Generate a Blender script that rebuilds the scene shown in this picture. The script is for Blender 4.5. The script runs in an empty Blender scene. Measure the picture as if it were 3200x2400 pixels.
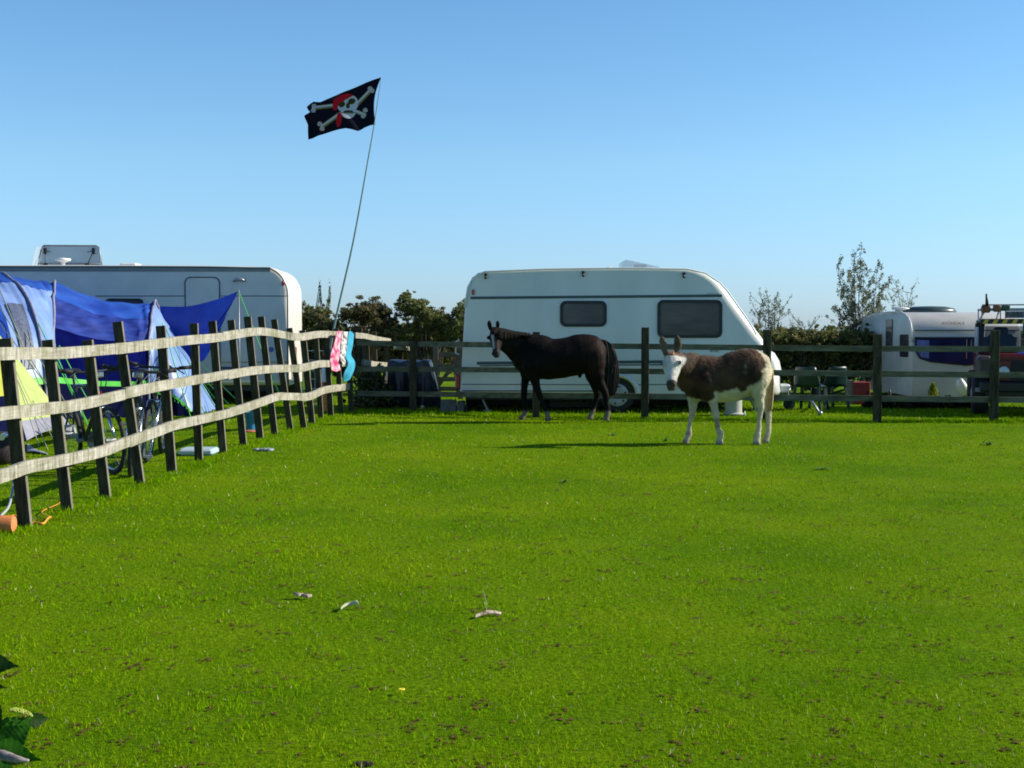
import bpy, math, random
import numpy as np
from mathutils import Vector, Matrix
random.seed(7); rng = np.random.default_rng(11)
R = math.radians
C = bpy.context.scene.collection
scn = bpy.context.scene
# ------------------------------------------------------------------ camera
FP, HY, CH = 4195.0, 1031.0, 1.40          # focal length and horizon row in 3200x2400 pixels, eye height
PITCH = math.atan((1200-HY)/FP)
cam = bpy.data.cameras.new('camera'); camo = bpy.data.objects.new('camera', cam); C.objects.link(camo)
cam.lens = 36*FP/3200; cam.sensor_width = 36; cam.clip_end = 5000; cam.clip_start = .05
camo.location = (0, 0, CH); camo.rotation_euler = (R(90)-PITCH, 0, 0); scn.camera = camo
# ------------------------------------------------------------------ light
SUN_EL = R(29); SUN_AZ = math.atan2(.10, 1.0)      # azimuth measured from +X towards +Y
sd = Vector((math.cos(SUN_EL)*math.cos(SUN_AZ), math.cos(SUN_EL)*math.sin(SUN_AZ), math.sin(SUN_EL)))
sl = bpy.data.lights.new('sun', 'SUN'); sl.energy = 5.0; sl.angle = R(.5); sl.color = (1, .93, .80)
so = bpy.data.objects.new('sun', sl); C.objects.link(so); so.rotation_euler = sd.to_track_quat('Z', 'Y').to_euler()
w = bpy.data.worlds.new('World'); scn.world = w; w.use_nodes = True
nt = w.node_tree; bg = nt.nodes['Background']; sky = nt.nodes.new('ShaderNodeTexSky'); sky.sky_type = 'NISHITA'
sky.sun_disc = False; sky.sun_elevation = SUN_EL; sky.sun_rotation = R(90)-SUN_AZ
sky.altitude = 0; SKYB = 1; sky.air_density = 1.0; sky.dust_density = .3; sky.ozone_density = 2.5
wtc = nt.nodes.new('ShaderNodeTexCoord'); wsx = nt.nodes.new('ShaderNodeSeparateXYZ'); wrp = nt.nodes.new('ShaderNodeValToRGB'); wmx = nt.nodes.new('ShaderNodeMix')
wmx.data_type = 'RGBA'; wmx.blend_type = 'MULTIPLY'; wmx.inputs[0].default_value = 1; wmx.clamp_result = False
e_ = wrp.color_ramp.elements                      # colour grade of the clear autumn sky by height
for q_, c_ in ((0, (.41,.57,.93)), (.05, (.46,.63,.90)), (.12, (.53,.71,.85)), (.24, (.47,.69,.82)), (1, (.13,.23,.40))):
    k_ = e_.new(q_) if q_ not in (0, 1) else e_[0 if q_ == 0 else len(e_)-1]; k_.color = (*c_, 1)
nt.links.new(wtc.outputs['Generated'], wsx.inputs[0]); nt.links.new(wsx.outputs[2], wrp.inputs[0]); nt.links.new(sky.outputs[0], wmx.inputs[6]); nt.links.new(wrp.outputs[0], wmx.inputs[7])
nt.links.new(wmx.outputs[2], bg.inputs[0]); bg.inputs[1].default_value = .15
scn.cycles.filter_width = 1.8; vs = scn.view_settings; vs.view_transform = 'Standard'; vs.look = 'None'; vs.gamma = 1; vs.exposure = .45
# ------------------------------------------------------------------ coordinates
cp, sp = math.cos(PITCH), math.sin(PITCH)
def at(px, py, Y):
    u = (1200-py)/FP
    d = Vector(((px-1600)/FP, cp+u*sp, -sp+u*cp)); d *= Y/d.y
    return Vector((d.x, Y, CH+d.z))
def gnd(px, py):
    u = (1200-py)/FP
    d = Vector(((px-1600)/FP, cp+u*sp, -sp+u*cp)); d *= -CH/d.z
    return Vector((d.x, d.y, 0))
def gx(px, Y, z=0.0):                      # X of column px at depth Y
    u = ((z-CH)*cp + Y*sp) / (Y*cp - (z-CH)*sp)
    return (px-1600)/FP * Y/(cp+u*sp)
# ------------------------------------------------------------------ materials
MATS = {}
def mat(name, col, rough=.6, var=.12, scale=6, bump=0, bscale=40, metal=0, spec=.5, col2=None, stretch=(1,1,1), attr=False, trans=0, coat=0, alpha=1, sss=0, detail=6, sheen=0):
    if name in MATS: return MATS[name]
    m = bpy.data.materials.new(name); m.use_nodes = True; n = m.node_tree; p = n.nodes['Principled BSDF']
    p.inputs['Roughness'].default_value = rough; p.inputs['Metallic'].default_value = metal
    p.inputs['Specular IOR Level'].default_value = spec
    p.inputs['Coat Weight'].default_value = coat
    if sheen: p.inputs['Sheen Weight'].default_value = sheen; p.inputs['Sheen Roughness'].default_value = .4
    if alpha < 1: p.inputs['Alpha'].default_value = alpha
    tc = n.nodes.new('ShaderNodeTexCoord'); mp = n.nodes.new('ShaderNodeMapping'); mp.inputs['Scale'].default_value = stretch
    n.links.new(tc.outputs['Object'], mp.inputs[0])
    no = n.nodes.new('ShaderNodeTexNoise'); no.inputs['Scale'].default_value = scale; no.inputs['Detail'].default_value = detail
    n.links.new(mp.outputs[0], no.inputs['Vector'])
    rp = n.nodes.new('ShaderNodeValToRGB'); rp.color_ramp.elements[0].position = .32; rp.color_ramp.elements[1].position = .68
    c2 = col2 or tuple(min(1, c*(1+var)) for c in col); c1 = col if col2 else tuple(c*(1-var) for c in col)
    rp.color_ramp.elements[0].color = (*c1, 1); rp.color_ramp.elements[1].color = (*c2, 1)
    n.links.new(no.outputs[0], rp.inputs[0]); out = rp.outputs[0]
    if attr:
        a = n.nodes.new('ShaderNodeVertexColor'); a.layer_name = 'Col'
        mx = n.nodes.new('ShaderNodeMix'); mx.data_type = 'RGBA'; mx.blend_type = 'MULTIPLY'; mx.inputs[0].default_value = 1
        n.links.new(out, mx.inputs[6]); n.links.new(a.outputs[0], mx.inputs[7]); out = mx.outputs[2]
    n.links.new(out, p.inputs['Base Color'])
    if bump:
        b = n.nodes.new('ShaderNodeBump'); b.inputs['Strength'].default_value = bump; b.inputs['Distance'].default_value = .02
        n2 = n.nodes.new('ShaderNodeTexNoise'); n2.inputs['Scale'].default_value = bscale; n2.inputs['Detail'].default_value = 5
        n.links.new(mp.outputs[0], n2.inputs['Vector']); n.links.new(n2.outputs[0], b.inputs['Height']); n.links.new(b.outputs[0], p.inputs['Normal'])
    if trans:                                    # light passing through leaves or fabric
        t = n.nodes.new('ShaderNodeBsdfTranslucent'); n.links.new(out, t.inputs[0]); ms = n.nodes.new('ShaderNodeMixShader'); ms.inputs[0].default_value = trans
        n.links.new(p.outputs[0], ms.inputs[1]); n.links.new(t.outputs[0], ms.inputs[2]); n.links.new(ms.outputs[0], n.nodes['Material Output'].inputs[0])
    MATS[name] = m; return m
white_gel = mat('caravan_white', (.66,.67,.64), .35, .07, 2, .05, 2.5, coat=.15, stretch=(1,1,.3))
white_b = mat('caravan_white_old', (.52,.50,.45), .4, .10, 2, .05, 3)
white_l = mat('caravan_panel', (.64,.61,.55), .40, .06, 2.5, .05, 3)
wtrim = mat('white_plastic', (.75,.76,.74), .4, .06, 8)
dkplastic = mat('black_plastic', (.012,.013,.014), .45, .2, 20)
rubber = mat('rubber', (.016,.016,.017), .75, .2, 30, .3, 60)
silver = mat('silver_paint', (.36,.38,.40), .35, .1, 20, metal=.2)
chrome = mat('bright_metal', (.65,.66,.68), .22, .1, 20, metal=1)
grey_m = mat('galvanised_metal', (.32,.34,.36), .45, .15, 25, metal=.7)
glassd = mat('tinted_window', (.014,.014,.032), .14, .25, 1.2, .05, 2, col2=(.12,.11,.11), spec=.4, stretch=(.6,1,2))
clearp = mat('clear_acrylic', (.45,.52,.58), .15, .1, 3, alpha=.42)
stripe = mat('grey_green_stripe', (.055,.085,.095), .5, .1, 8)
tyellow = mat('gold_stripe', (.45,.34,.10), .5, .1, 8)
redl = mat('red_lamp', (.35,.012,.015), .2, .15, 20, coat=.5)
orangel = mat('amber_lamp', (.75,.22,.02), .3, .15, 20)
woodp = mat('dark_post_wood', (.026,.022,.013), .9, .3, 5, .5, 30, col2=(.080,.070,.040), stretch=(6,6,1), spec=.2)
def railmat():
    m = bpy.data.materials.new('weathered_rail_wood'); m.use_nodes = True; n = m.node_tree; p = n.nodes['Principled BSDF']; p.inputs['Roughness'].default_value = .85; p.inputs['Specular IOR Level'].default_value = .25
    tc = n.nodes.new('ShaderNodeTexCoord')
    def noi(st, sc, det, lo, hi, c1, c2):
        mp = n.nodes.new('ShaderNodeMapping'); mp.inputs['Scale'].default_value = st; n.links.new(tc.outputs['Object'], mp.inputs[0])
        a = n.nodes.new('ShaderNodeTexNoise'); a.inputs['Scale'].default_value = sc; a.inputs['Detail'].default_value = det; a.inputs['Roughness'].default_value = .65; n.links.new(mp.outputs[0], a.inputs['Vector'])
        r_ = n.nodes.new('ShaderNodeValToRGB'); r_.color_ramp.elements[0].position = lo; r_.color_ramp.elements[1].position = hi; r_.color_ramp.elements[0].color = (*c1,1); r_.color_ramp.elements[1].color = (*c2,1); n.links.new(a.outputs[0], r_.inputs[0]); return r_.outputs[0], a.outputs[0]
    def mul(a, b, f=1.0):
        x = n.nodes.new('ShaderNodeMix'); x.data_type = 'RGBA'; x.blend_type = 'MULTIPLY'; x.inputs[0].default_value = f; n.links.new(a, x.inputs[6]); n.links.new(b, x.inputs[7]); return x.outputs[2]
    st, sf_ = noi((3,7,1.1), 5, 8, .34, .66, (.22,.20,.16), (.55,.52,.45))       # streaks down the board where rain has run
    bl, _ = noi((1,1,1.5), 3.2, 6, .38, .56, (.66,.68,.56), (1.0,1.0,1.0))          # green-grey algae patches
    gr_, _ = noi((1,.35,14), 9, 5, .40, .55, (.78,.76,.70), (1.0,1.0,1.0))
    dk, _ = noi((1,1,1), 22, 3, .27, .36, (.45,.40,.30), (1,1,1))
    n.links.new(mul(mul(mul(st, bl), gr_), dk), p.inputs['Base Color'])
    b = n.nodes.new('ShaderNodeBump'); b.inputs['Strength'].default_value = .5; b.inputs['Distance'].default_value = .01; n.links.new(sf_, b.inputs['Height']); n.links.new(b.outputs[0], p.inputs['Normal']); return m
woodr = railmat()
woodr2 = mat('mossy_rail_wood', (.065,.066,.036), .85, .3, 4, .5, 18, col2=(.17,.165,.105), stretch=(.8,3,4), detail=8)
conc = mat('grey_concrete', (.14,.14,.14), .9, .2, 12, .4, 40)
# ------------------------------------------------------------------ mesh builder
OFF = {}
class MB:
    def __init__(s): s.v = []; s.f = []; s.m = []; s.cm = 0
    def face(s, idx): s.f.append(tuple(idx)); s.m.append(s.cm)
    def box(s, c, d, rot=None, bev=0):
        c = Vector(c); hx, hy, hz = d[0]/2, d[1]/2, d[2]/2; n = len(s.v)
        if bev: # chamfered box via rounded plan
            b = bev; pl = [(-hx+b,-hy),(hx-b,-hy),(hx,-hy+b),(hx,hy-b),(hx-b,hy),(-hx+b,hy),(-hx,hy-b),(-hx,-hy+b)]
            rings = [(hz*-1, b), (-hz+b, 0), (hz-b, 0), (hz, b)]
            for z, ins in rings:
                for x, y in pl:
                    x2 = x*(hx-ins)/hx; y2 = y*(hy-ins)/hy; p = Vector((x2, y2, z)); s.v.append(c+(rot @ p if rot else p))
            for k in range(3):
                for i in range(8): j = (i+1) % 8; s.face((n+8*k+i, n+8*k+j, n+8*k+8+j, n+8*k+8+i))
            s.face([n+7-i for i in range(8)]); s.face([n+24+i for i in range(8)]); return s
        for z in (-hz, hz):
            for x, y in ((-hx,-hy),(hx,-hy),(hx,hy),(-hx,hy)):
                p = Vector((x, y, z)); s.v.append(c+(rot @ p if rot else p))
        for f in ((3,2,1,0),(4,5,6,7),(0,1,5,4),(1,2,6,5),(2,3,7,6),(3,0,4,7)): s.face([n+i for i in f])
        return s
    def bar(s, a, b, w, h, up=(0,0,1)):        # rectangular bar between two points
        a = Vector(a); b = Vector(b); t = (b-a).normalized(); sd_ = t.cross(Vector(up))
        if sd_.length < 1e-4: sd_ = t.cross(Vector((0,1,0)))
        sd_.normalize(); u = sd_.cross(t); n = len(s.v)
        for p in (a, b):
            for x, y in ((-1,-1),(1,-1),(1,1),(-1,1)): s.v.append(p+sd_*x*w/2+u*y*h/2)
        for f in ((3,2,1,0),(4,5,6,7),(0,1,5,4),(1,2,6,5),(2,3,7,6),(3,0,4,7)): s.face([n+i for i in f])
        return s
    def ribbon(s, pts, w, h, side):            # board following a polyline, thickness w along side, height h along z
        n = len(s.v); side = Vector(side)
        for p in pts:
            p = Vector(p)
            for x, y in ((-1,-1),(1,-1),(1,1),(-1,1)): s.v.append(p+side*x*w/2+Vector((0,0,y*h/2)))
        for k in range(len(pts)-1):
            o = n+4*k
            for i in range(4): j = (i+1) % 4; s.face((o+i, o+j, o+4+j, o+4+i))
        s.face((n+3,n+2,n+1,n)); o = n+4*(len(pts)-1); s.face((o,o+1,o+2,o+3)); return s
    def tube(s, pts, r, seg=8, waxis=None, caps=True):   # r: number | list of numbers | list of (r_n, r_w)
        pts = [Vector(p) for p in pts]; n0 = len(s.v); L = len(pts)
        if not isinstance(r, (list, tuple)): r = [r]*L
        prevw = Vector(waxis).normalized() if waxis is not None else None
        for i, p in enumerate(pts):
            t = (pts[min(i+1, L-1)]-pts[max(i-1, 0)]).normalized()
            if prevw is None:
                a = Vector((0,0,1)) if abs(t.z) < .9 else Vector((1,0,0)); wv = t.cross(a).normalized()
            else: wv = (prevw - t*prevw.dot(t)).normalized()
            if waxis is None: prevw = wv
            nv = t.cross(wv).normalized(); rr = r[i] if isinstance(r[i], (list, tuple)) else (r[i], r[i])
            for k in range(seg):
                a = 2*math.pi*k/seg; s.v.append(p+nv*math.cos(a)*rr[0]+wv*math.sin(a)*rr[1])
        for i in range(L-1):
            for k in range(seg): j = (k+1) % seg; s.face((n0+i*seg+k, n0+i*seg+j, n0+(i+1)*seg+j, n0+(i+1)*seg+k))
        if caps:
            s.face([n0+seg-1-k for k in range(seg)]); s.face([n0+(L-1)*seg+k for k in range(seg)])
        return s
    def lathe(s, prof, c, seg=24, axis='Z', rot=None):   # prof: (r, z)
        n0 = len(s.v); c = Vector(c)
        for r_, z in prof:
            for k in range(seg):
                a = 2*math.pi*k/seg; x, y = r_*math.cos(a), r_*math.sin(a)
                p = {'Z': Vector((x,y,z)), 'Y': Vector((x,z,y)), 'X': Vector((z,x,y))}[axis]
                s.v.append(c+(rot @ p if rot else p))
        for i in range(len(prof)-1):
            for k in range(seg): j = (k+1) % seg; s.face((n0+i*seg+k, n0+i*seg+j, n0+(i+1)*seg+j, n0+(i+1)*seg+k))
        s.face([n0+seg-1-k for k in range(seg)]); s.face([n0+(len(prof)-1)*seg+k for k in range(seg)])
        return s
    def ball(s, c, r, seg=10, rings=7):
        if not isinstance(r, (tuple, list)): r = (r, r, r)
        n0 = len(s.v); c = Vector(c)
        for i in range(rings+1):
            a = math.pi*(i+.02)/(rings+.04)
            for k in range(seg):
                b = 2*math.pi*k/seg; s.v.append(c+Vector((r[0]*math.sin(a)*math.cos(b), r[1]*math.sin(a)*math.sin(b), r[2]*math.cos(a))))
        for i in range(rings):
            for k in range(seg): j = (k+1) % seg; s.face((n0+i*seg+k, n0+(i+1)*seg+k, n0+(i+1)*seg+j, n0+i*seg+j))
        s.face([n0+k for k in range(seg)]); s.face([n0+rings*seg+seg-1-k for k in range(seg)]); return s
    def grid(s, rows, closed=False):
        n0 = len(s.v); m_ = len(rows[0])
        for r_ in rows: s.v += [Vector(p) for p in r_]
        for i in range(len(rows)-1):
            for j in range(m_-1): s.face((n0+i*m_+j, n0+i*m_+j+1, n0+(i+1)*m_+j+1, n0+(i+1)*m_+j))
        return s
    def prism(s, poly, y0, y1):                # polygon in XZ extruded along Y
        n = len(s.v); k = len(poly)
        for y in (y0, y1): s.v += [Vector((p[0], y, p[1])) for p in poly]
        s.face(range(n, n+k)); s.face([n+2*k-1-i for i in range(k)])
        for i in range(k): j = (i+1) % k; s.face((n+i, n+k+i, n+k+j, n+j))
        return s
    def ringplate(s, outer, inner, y0, y1):    # frame between two outlines in XZ
        n = len(s.v); k = len(outer)
        for y in (y0, y1):
            s.v += [Vector((p[0], y, p[1])) for p in outer]; s.v += [Vector((p[0], y, p[1])) for p in inner]
        for i in range(k):
            j = (i+1) % k; s.face((n+i, n+j, n+k+j, n+k+i)); s.face((n+2*k+i, n+3*k+i, n+3*k+j, n+2*k+j))
            s.face((n+i, n+2*k+i, n+2*k+j, n+j)); s.face((n+k+i, n+k+j, n+3*k+j, n+3*k+i))
        return s
    def build(s, name, m, parent=None, smooth=False, world=True, solid=0, thick_off=0, bevel=0, subd=0, auto=None):
        me = bpy.data.meshes.new(name); off = OFF.get(parent.name, Vector()) if (parent and world) else Vector()
        me.from_pydata([tuple(Vector(p)-off) for p in s.v], [], s.f); me.update()
        for x in (m if isinstance(m, list) else [m]): me.materials.append(x)
        if isinstance(m, list): me.polygons.foreach_set('material_index', s.m)
        import bmesh
        b = bmesh.new(); b.from_mesh(me); bmesh.ops.recalc_face_normals(b, faces=b.faces); b.to_mesh(me); b.free()
        if smooth: me.polygons.foreach_set('use_smooth', [True]*len(me.polygons))
        if auto: me.set_sharp_from_angle(angle=R(auto))
        o = bpy.data.objects.new(name, me); C.objects.link(o)
        if parent: o.parent = parent
        OFF[o.name] = off
        if solid: q = o.modifiers.new('s', 'SOLIDIFY'); q.thickness = solid; q.offset = thick_off
        if bevel: q = o.modifiers.new('b', 'BEVEL'); q.width = bevel; q.segments = 2; q.limit_method = 'ANGLE'
        if subd: q = o.modifiers.new('u', 'SUBSURF'); q.levels = q.render_levels = subd
        return o
def tag(o, label=None, cat=None, group=None, kind=None):
    if label: o['label'] = label
    if cat: o['category'] = cat
    if group: o['group'] = group
    if kind: o['kind'] = kind
    return o
def thing(name, label, cat, loc, group=None):
    o = bpy.data.objects.new(name, None); o.empty_display_size = .2; C.objects.link(o); o.location = loc
    OFF[o.name] = Vector(loc); return tag(o, label, cat, group)
def copy_tree(o, parent=None):
    c = o.copy(); C.objects.link(c)
    if parent: c.parent = parent
    for ch in [x for x in bpy.data.objects if x.parent == o]: copy_tree(ch, c)
    return c
def npmesh(name, v, f, m, cols=None, parent=None, smooth=False):
    v = np.asarray(v, np.float32).copy(); f = np.asarray(f, np.int32); k = f.shape[1]
    if parent is not None: v -= np.array(OFF[parent.name], np.float32)
    me = bpy.data.meshes.new(name); me.vertices.add(len(v)); me.vertices.foreach_set('co', v.ravel())
    me.loops.add(f.size); me.loops.foreach_set('vertex_index', f.ravel()); me.polygons.add(len(f))
    me.polygons.foreach_set('loop_start', np.arange(0, f.size, k, dtype=np.int32))
    me.polygons.foreach_set('loop_total', np.full(len(f), k, np.int32))
    if smooth: me.polygons.foreach_set('use_smooth', np.ones(len(f), bool))
    me.update(calc_edges=True); me.materials.append(m)
    if cols is not None:
        a = me.color_attributes.new('Col', 'FLOAT_COLOR', 'POINT'); c4 = np.ones((len(v), 4), np.float32); c4[:, :3] = cols
        a.data.foreach_set('color', c4.ravel())
    o = bpy.data.objects.new(name, me); C.objects.link(o)
    if parent is not None: o.parent = parent
    OFF[o.name] = OFF.get(parent.name, Vector()) if parent else Vector()
    return o
def catmull(P, n=8):
    P = [Vector(p) for p in P]; out = []
    for i in range(len(P)-1):
        p0 = P[max(i-1,0)]; p1 = P[i]; p2 = P[i+1]; p3 = P[min(i+2, len(P)-1)]
        for k in range(n):
            t = k/n; out.append(.5*((2*p1)+(-p0+p2)*t+(2*p0-5*p1+4*p2-p3)*t*t+(-p0+3*p1-3*p2+p3)*t**3))
    out.append(P[-1]); return out
def rrect(x0, z0, x1, z1, r, n=6, skew=0):
    o = []
    for cx, cz, a0 in ((x1-r, z1-r, 0), (x0+r, z1-r, 90), (x0+r, z0+r, 180), (x1-r, z0+r, 270)):
        for k in range(n+1):
            a = R(a0+90*k/n); o.append((cx+r*math.cos(a)+skew*(cz+r*math.sin(a)-z0), cz+r*math.sin(a)))
    return o
def text_mesh(txt, size, m, parent, M, name='lettering'):
    cu = bpy.data.curves.new('t', 'FONT'); cu.body = txt; cu.size = size; cu.extrude = .001; cu.align_x = 'CENTER'; cu.align_y = 'CENTER'
    t = bpy.data.objects.new('t', cu); C.objects.link(t); dg = bpy.context.evaluated_depsgraph_get()
    me = bpy.data.meshes.new_from_object(t.evaluated_get(dg)); bpy.data.objects.remove(t); bpy.data.curves.remove(cu)
    me.transform(M); me.name = name; me.materials.clear(); me.materials.append(m)
    o = bpy.data.objects.new(name, me); C.objects.link(o); o.parent = parent; OFF[o.name] = OFF.get(parent.name, Vector()); return o
# ------------------------------------------------------------------ ground
def ground_mat():
    m = bpy.data.materials.new('turf'); m.use_nodes = True; n = m.node_tree; p = n.nodes['Principled BSDF']
    p.inputs['Roughness'].default_value = .95; p.inputs['Specular IOR Level'].default_value = .03
    tc = n.nodes.new('ShaderNodeTexCoord')
    def noise(sc, det=5, rough=.6):
        a = n.nodes.new('ShaderNodeTexNoise'); a.inputs['Scale'].default_value = sc; a.inputs['Detail'].default_value = det
        a.inputs['Roughness'].default_value = rough; n.links.new(tc.outputs['Object'], a.inputs['Vector']); return a.outputs[0]
    def ramp(src, stops):
        r_ = n.nodes.new('ShaderNodeValToRGB'); e = r_.color_ramp.elements
        while len(e) < len(stops): e.new(.5)
        for i, (q, c) in enumerate(stops): e[i].position = q; e[i].color = (*c, 1)
        n.links.new(src, r_.inputs[0]); return r_.outputs[0]
    def mix(fac, a, b, mode='MIX'):
        x = n.nodes.new('ShaderNodeMix'); x.data_type = 'RGBA'; x.blend_type = mode
        if isinstance(fac, float): x.inputs[0].default_value = fac
        else: n.links.new(fac, x.inputs[0])
        n.links.new(a, x.inputs[6]); n.links.new(b, x.inputs[7]); return x.outputs[2]
    base = ramp(noise(.45, 4), [(.35, (.095,.19,.0006)), (.5, (.138,.235,.001)), (.68, (.185,.27,.002))])
    fine = ramp(noise(38, 8, .75), [(.33, (.35,.42,.35)), (.5, (.9,.95,.9)), (.7, (1.35,1.3,1.2))])
    c = mix(1.0, base, fine, 'MULTIPLY')
    br = ramp(noise(7.5, 5, .7), [(.60, (0,0,0)), (.68, (1,1,1))])
    sep = n.nodes.new('ShaderNodeRGBToBW'); n.links.new(br, sep.inputs[0])
    bcol = ramp(noise(50), [(.3, (.05,.035,.015)), (.7, (.16,.12,.05))])
    c = mix(sep.outputs[0], c, bcol)
    n.links.new(c, p.inputs['Base Color'])
    b = n.nodes.new('ShaderNodeBump'); b.inputs['Strength'].default_value = .9; b.inputs['Distance'].default_value = .03
    n.links.new(noise(30, 8, .7), b.inputs['Height']); n.links.new(b.outputs[0], p.inputs['Normal'])
    return m
def gh(x, y): return .004*np.sin(x*1.3+.7*np.sin(y*.9))*np.sin(y*1.1+1.3)+.003*np.sin(x*3.7+y*2.3)
xs = np.concatenate([[-1800,-600,-200,-90,-50,-30], np.arange(-20, 20.1, .25), [30,50,90,200,600,1800]])
ys = np.concatenate([[-300,-60,-10], np.arange(-2, 40, .25), [45,60,90,200,600,2500]])
X, Y = np.meshgrid(xs, ys); Z = gh(X, Y)*np.exp(-np.maximum(0, np.abs(X)-18)/4)*np.where((Y > -2) & (Y < 38), 1, 0)
nv = np.stack([X, Y, Z], -1).reshape(-1, 3); W_ = len(xs)
ii, jj = np.meshgrid(np.arange(len(ys)-1), np.arange(W_-1), indexing='ij'); a_ = (ii*W_+jj).ravel()
go = npmesh('ground', nv, np.stack([a_, a_+1, a_+W_+1, a_+W_], 1), ground_mat(), smooth=True); tag(go, kind='structure')
# grass blades: one countless mass
VN = rng.uniform(0, 1, (256, 256))
def vnoise(x, y, f):
    a = x*f+57.3; b = y*f+91.7; i = np.floor(a).astype(int); j = np.floor(b).astype(int); u = a-i; v = b-j; u = u*u*(3-2*u); v = v*v*(3-2*v); i %= 255; j %= 255
    return (VN[i, j]*(1-u)+VN[i+1, j]*u)*(1-v)+(VN[i, j+1]*(1-u)+VN[i+1, j+1]*u)*v
def blades(n, xf, yf, hmin, hmax, wid, name=None, lean=.5, tint=(1,1,1)):
    x, y = xf, yf; z = gh(x, y)-.002; pn = vnoise(x, y, 11); h = rng.uniform(hmin, hmax, n)*(.55+.9*pn); th = rng.uniform(0, 2*np.pi, n); wv = wid*rng.uniform(.6, 1.4, n)
    la = rng.uniform(0, 2*np.pi, n); ll = h*lean*rng.uniform(.2, 1.6, n)
    b0 = np.stack([x-np.cos(th)*wv, y-np.sin(th)*wv, z], -1); b1 = np.stack([x+np.cos(th)*wv, y+np.sin(th)*wv, z], -1)
    tip = np.stack([x+np.cos(la)*ll, y+np.sin(la)*ll, z+h], -1)
    v = np.stack([b0, b1, tip], 1).reshape(-1, 3); f = np.arange(3*n).reshape(-1, 3)
    cl = np.array([(.8,.95,.6),(1,1.05,.7),(1.25,1.1,.8),(.65,.9,.6),(3.2,1.7,480),(1.6,1.0,1.2)])[rng.choice(6, n, p=[.3,.3,.205,.165,.010,.02])]  # the rare near-white tint paints sparkling glints into the blade colour
    p2 = vnoise(x, y, 3.1); p3 = vnoise(x+9, y-4, .7)
    c = cl*rng.uniform(.75, 1.25, (n, 1))*np.array(tint)*(.84+.32*pn+.08*p2)[:, None]; c[:, 0] *= .92+.18*p3
    return v, f, np.repeat(c, 3, 0)
grass_m = mat('grass_blade', (.152,.285,.0006), .75, .2, 1.2, col2=(.225,.345,.0009), attr=True, trans=.25, spec=.03)
parts = []
def field(y0, y1, dens, h0, h1, wd):
    A = (y1-y0)*(.80*(y0+y1)/2+1.6); n = int(A*dens)
    y = rng.uniform(y0, y1, n); x = rng.uniform(-1, 1, n)*(.40*y+.8)
    # patchy: drop blades where a slow pattern is low
    k = np.sin(x*5.1+2*np.sin(y*3.3))*np.sin(y*4.7+1.5*np.sin(x*2.9)); keep = rng.uniform(0, 1, n) < .72+.35*k
    x, y = x[keep], y[keep]; parts.append(blades(len(x), x, y, h0, h1, wd))
field(3.8, 6.5, 7500, .006, .021, .0019); field(6.5, 9.5, 3600, .007, .022, .0026); field(9.5, 14, 1500, .008, .024, .0036); field(14, 20, 650, .009, .026, .005); field(20, 30, 220, .014, .045, .008)
# rank grass along the far fence and under the side fence
n = 16000; px = rng.uniform(-2.6, 9, n); yy = 21.0+.0*px+np.where(px < 2, (2-px)*.42, (2-px)*.14)+rng.normal(0, .12, n)
parts.append(blades(n, px, yy, .02, .065, .005, lean=.5, tint=(.85,.9,.8)))
n = 9000; yy = rng.uniform(8.6, 23, n); xx = -3.45+(yy-9.5)*.045+rng.normal(0, .08, n)
parts.append(blades(n, xx, yy, .015, .045, .0035, lean=.5, tint=(.85,.9,.75)))
n = 22000; xx = rng.uniform(-2.7, 11, n); yy = rng.uniform(22, 27.5, n); keep = (rng.uniform(0, 1, n) < np.where(yy > 25, .9, .5)) & ~((xx > 5.9) & (yy > 23.2)); xx, yy = xx[keep], yy[keep]
parts.append(blades(len(xx), xx, yy, .02, .065, .008, lean=.5, tint=(.8,.88,.75)))
vo = 0; VV, FF, CC = [], [], []
for v, f, c in parts: VV.append(v); FF.append(f+vo); CC.append(c); vo += len(v)
gr = npmesh('grass', np.concatenate(VV), np.concatenate(FF), grass_m, np.concatenate(CC)); tag(gr, 'short green grass covering the whole paddock', 'grass', kind='stuff')
# soil crumbs and worm casts
def crumbs():
    n = 1500; y = 4+22*rng.uniform(0, 1, n)**1.5; x = rng.uniform(-1, 1, n)*(.40*y+.5); base = np.array([(1,0,0),(-.5,.87,0),(-.5,-.87,0),(0,0,.7)])
    V_, F_, C_ = [], [], []; o = 0
    for i in range(n):
        m_ = rng.integers(2, 8)
        for _ in range(m_):
            s_ = rng.uniform(.005, .017); a = rng.uniform(0, 6.28); rt = np.array([[np.cos(a),-np.sin(a),0],[np.sin(a),np.cos(a),0],[0,0,1]])
            cx = x[i]+rng.normal(0, .028); cy = y[i]+rng.normal(0, .028)
            v = (base*np.array([1,1,.45])*rng.uniform(.6, 1.3, (4, 3))*s_) @ rt.T+np.array([cx, cy, gh(cx, cy)+.004]); V_.append(v)
            F_.append(np.array([(0,1,3),(1,2,3),(2,0,3)])+o); o += 4; C_.append(np.ones((4, 3))*rng.uniform(.6, 1.8))
    return np.concatenate(V_), np.concatenate(F_), np.concatenate(C_)
v, f, c = crumbs(); cr = npmesh('soil_crumbs', v, f, mat('soil', (.085,.058,.018), .95, .3, 20, attr=True, spec=.05), c); tag(cr, 'small brown worm casts and soil crumbs dotted over the grass', 'soil', kind='stuff')
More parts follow.
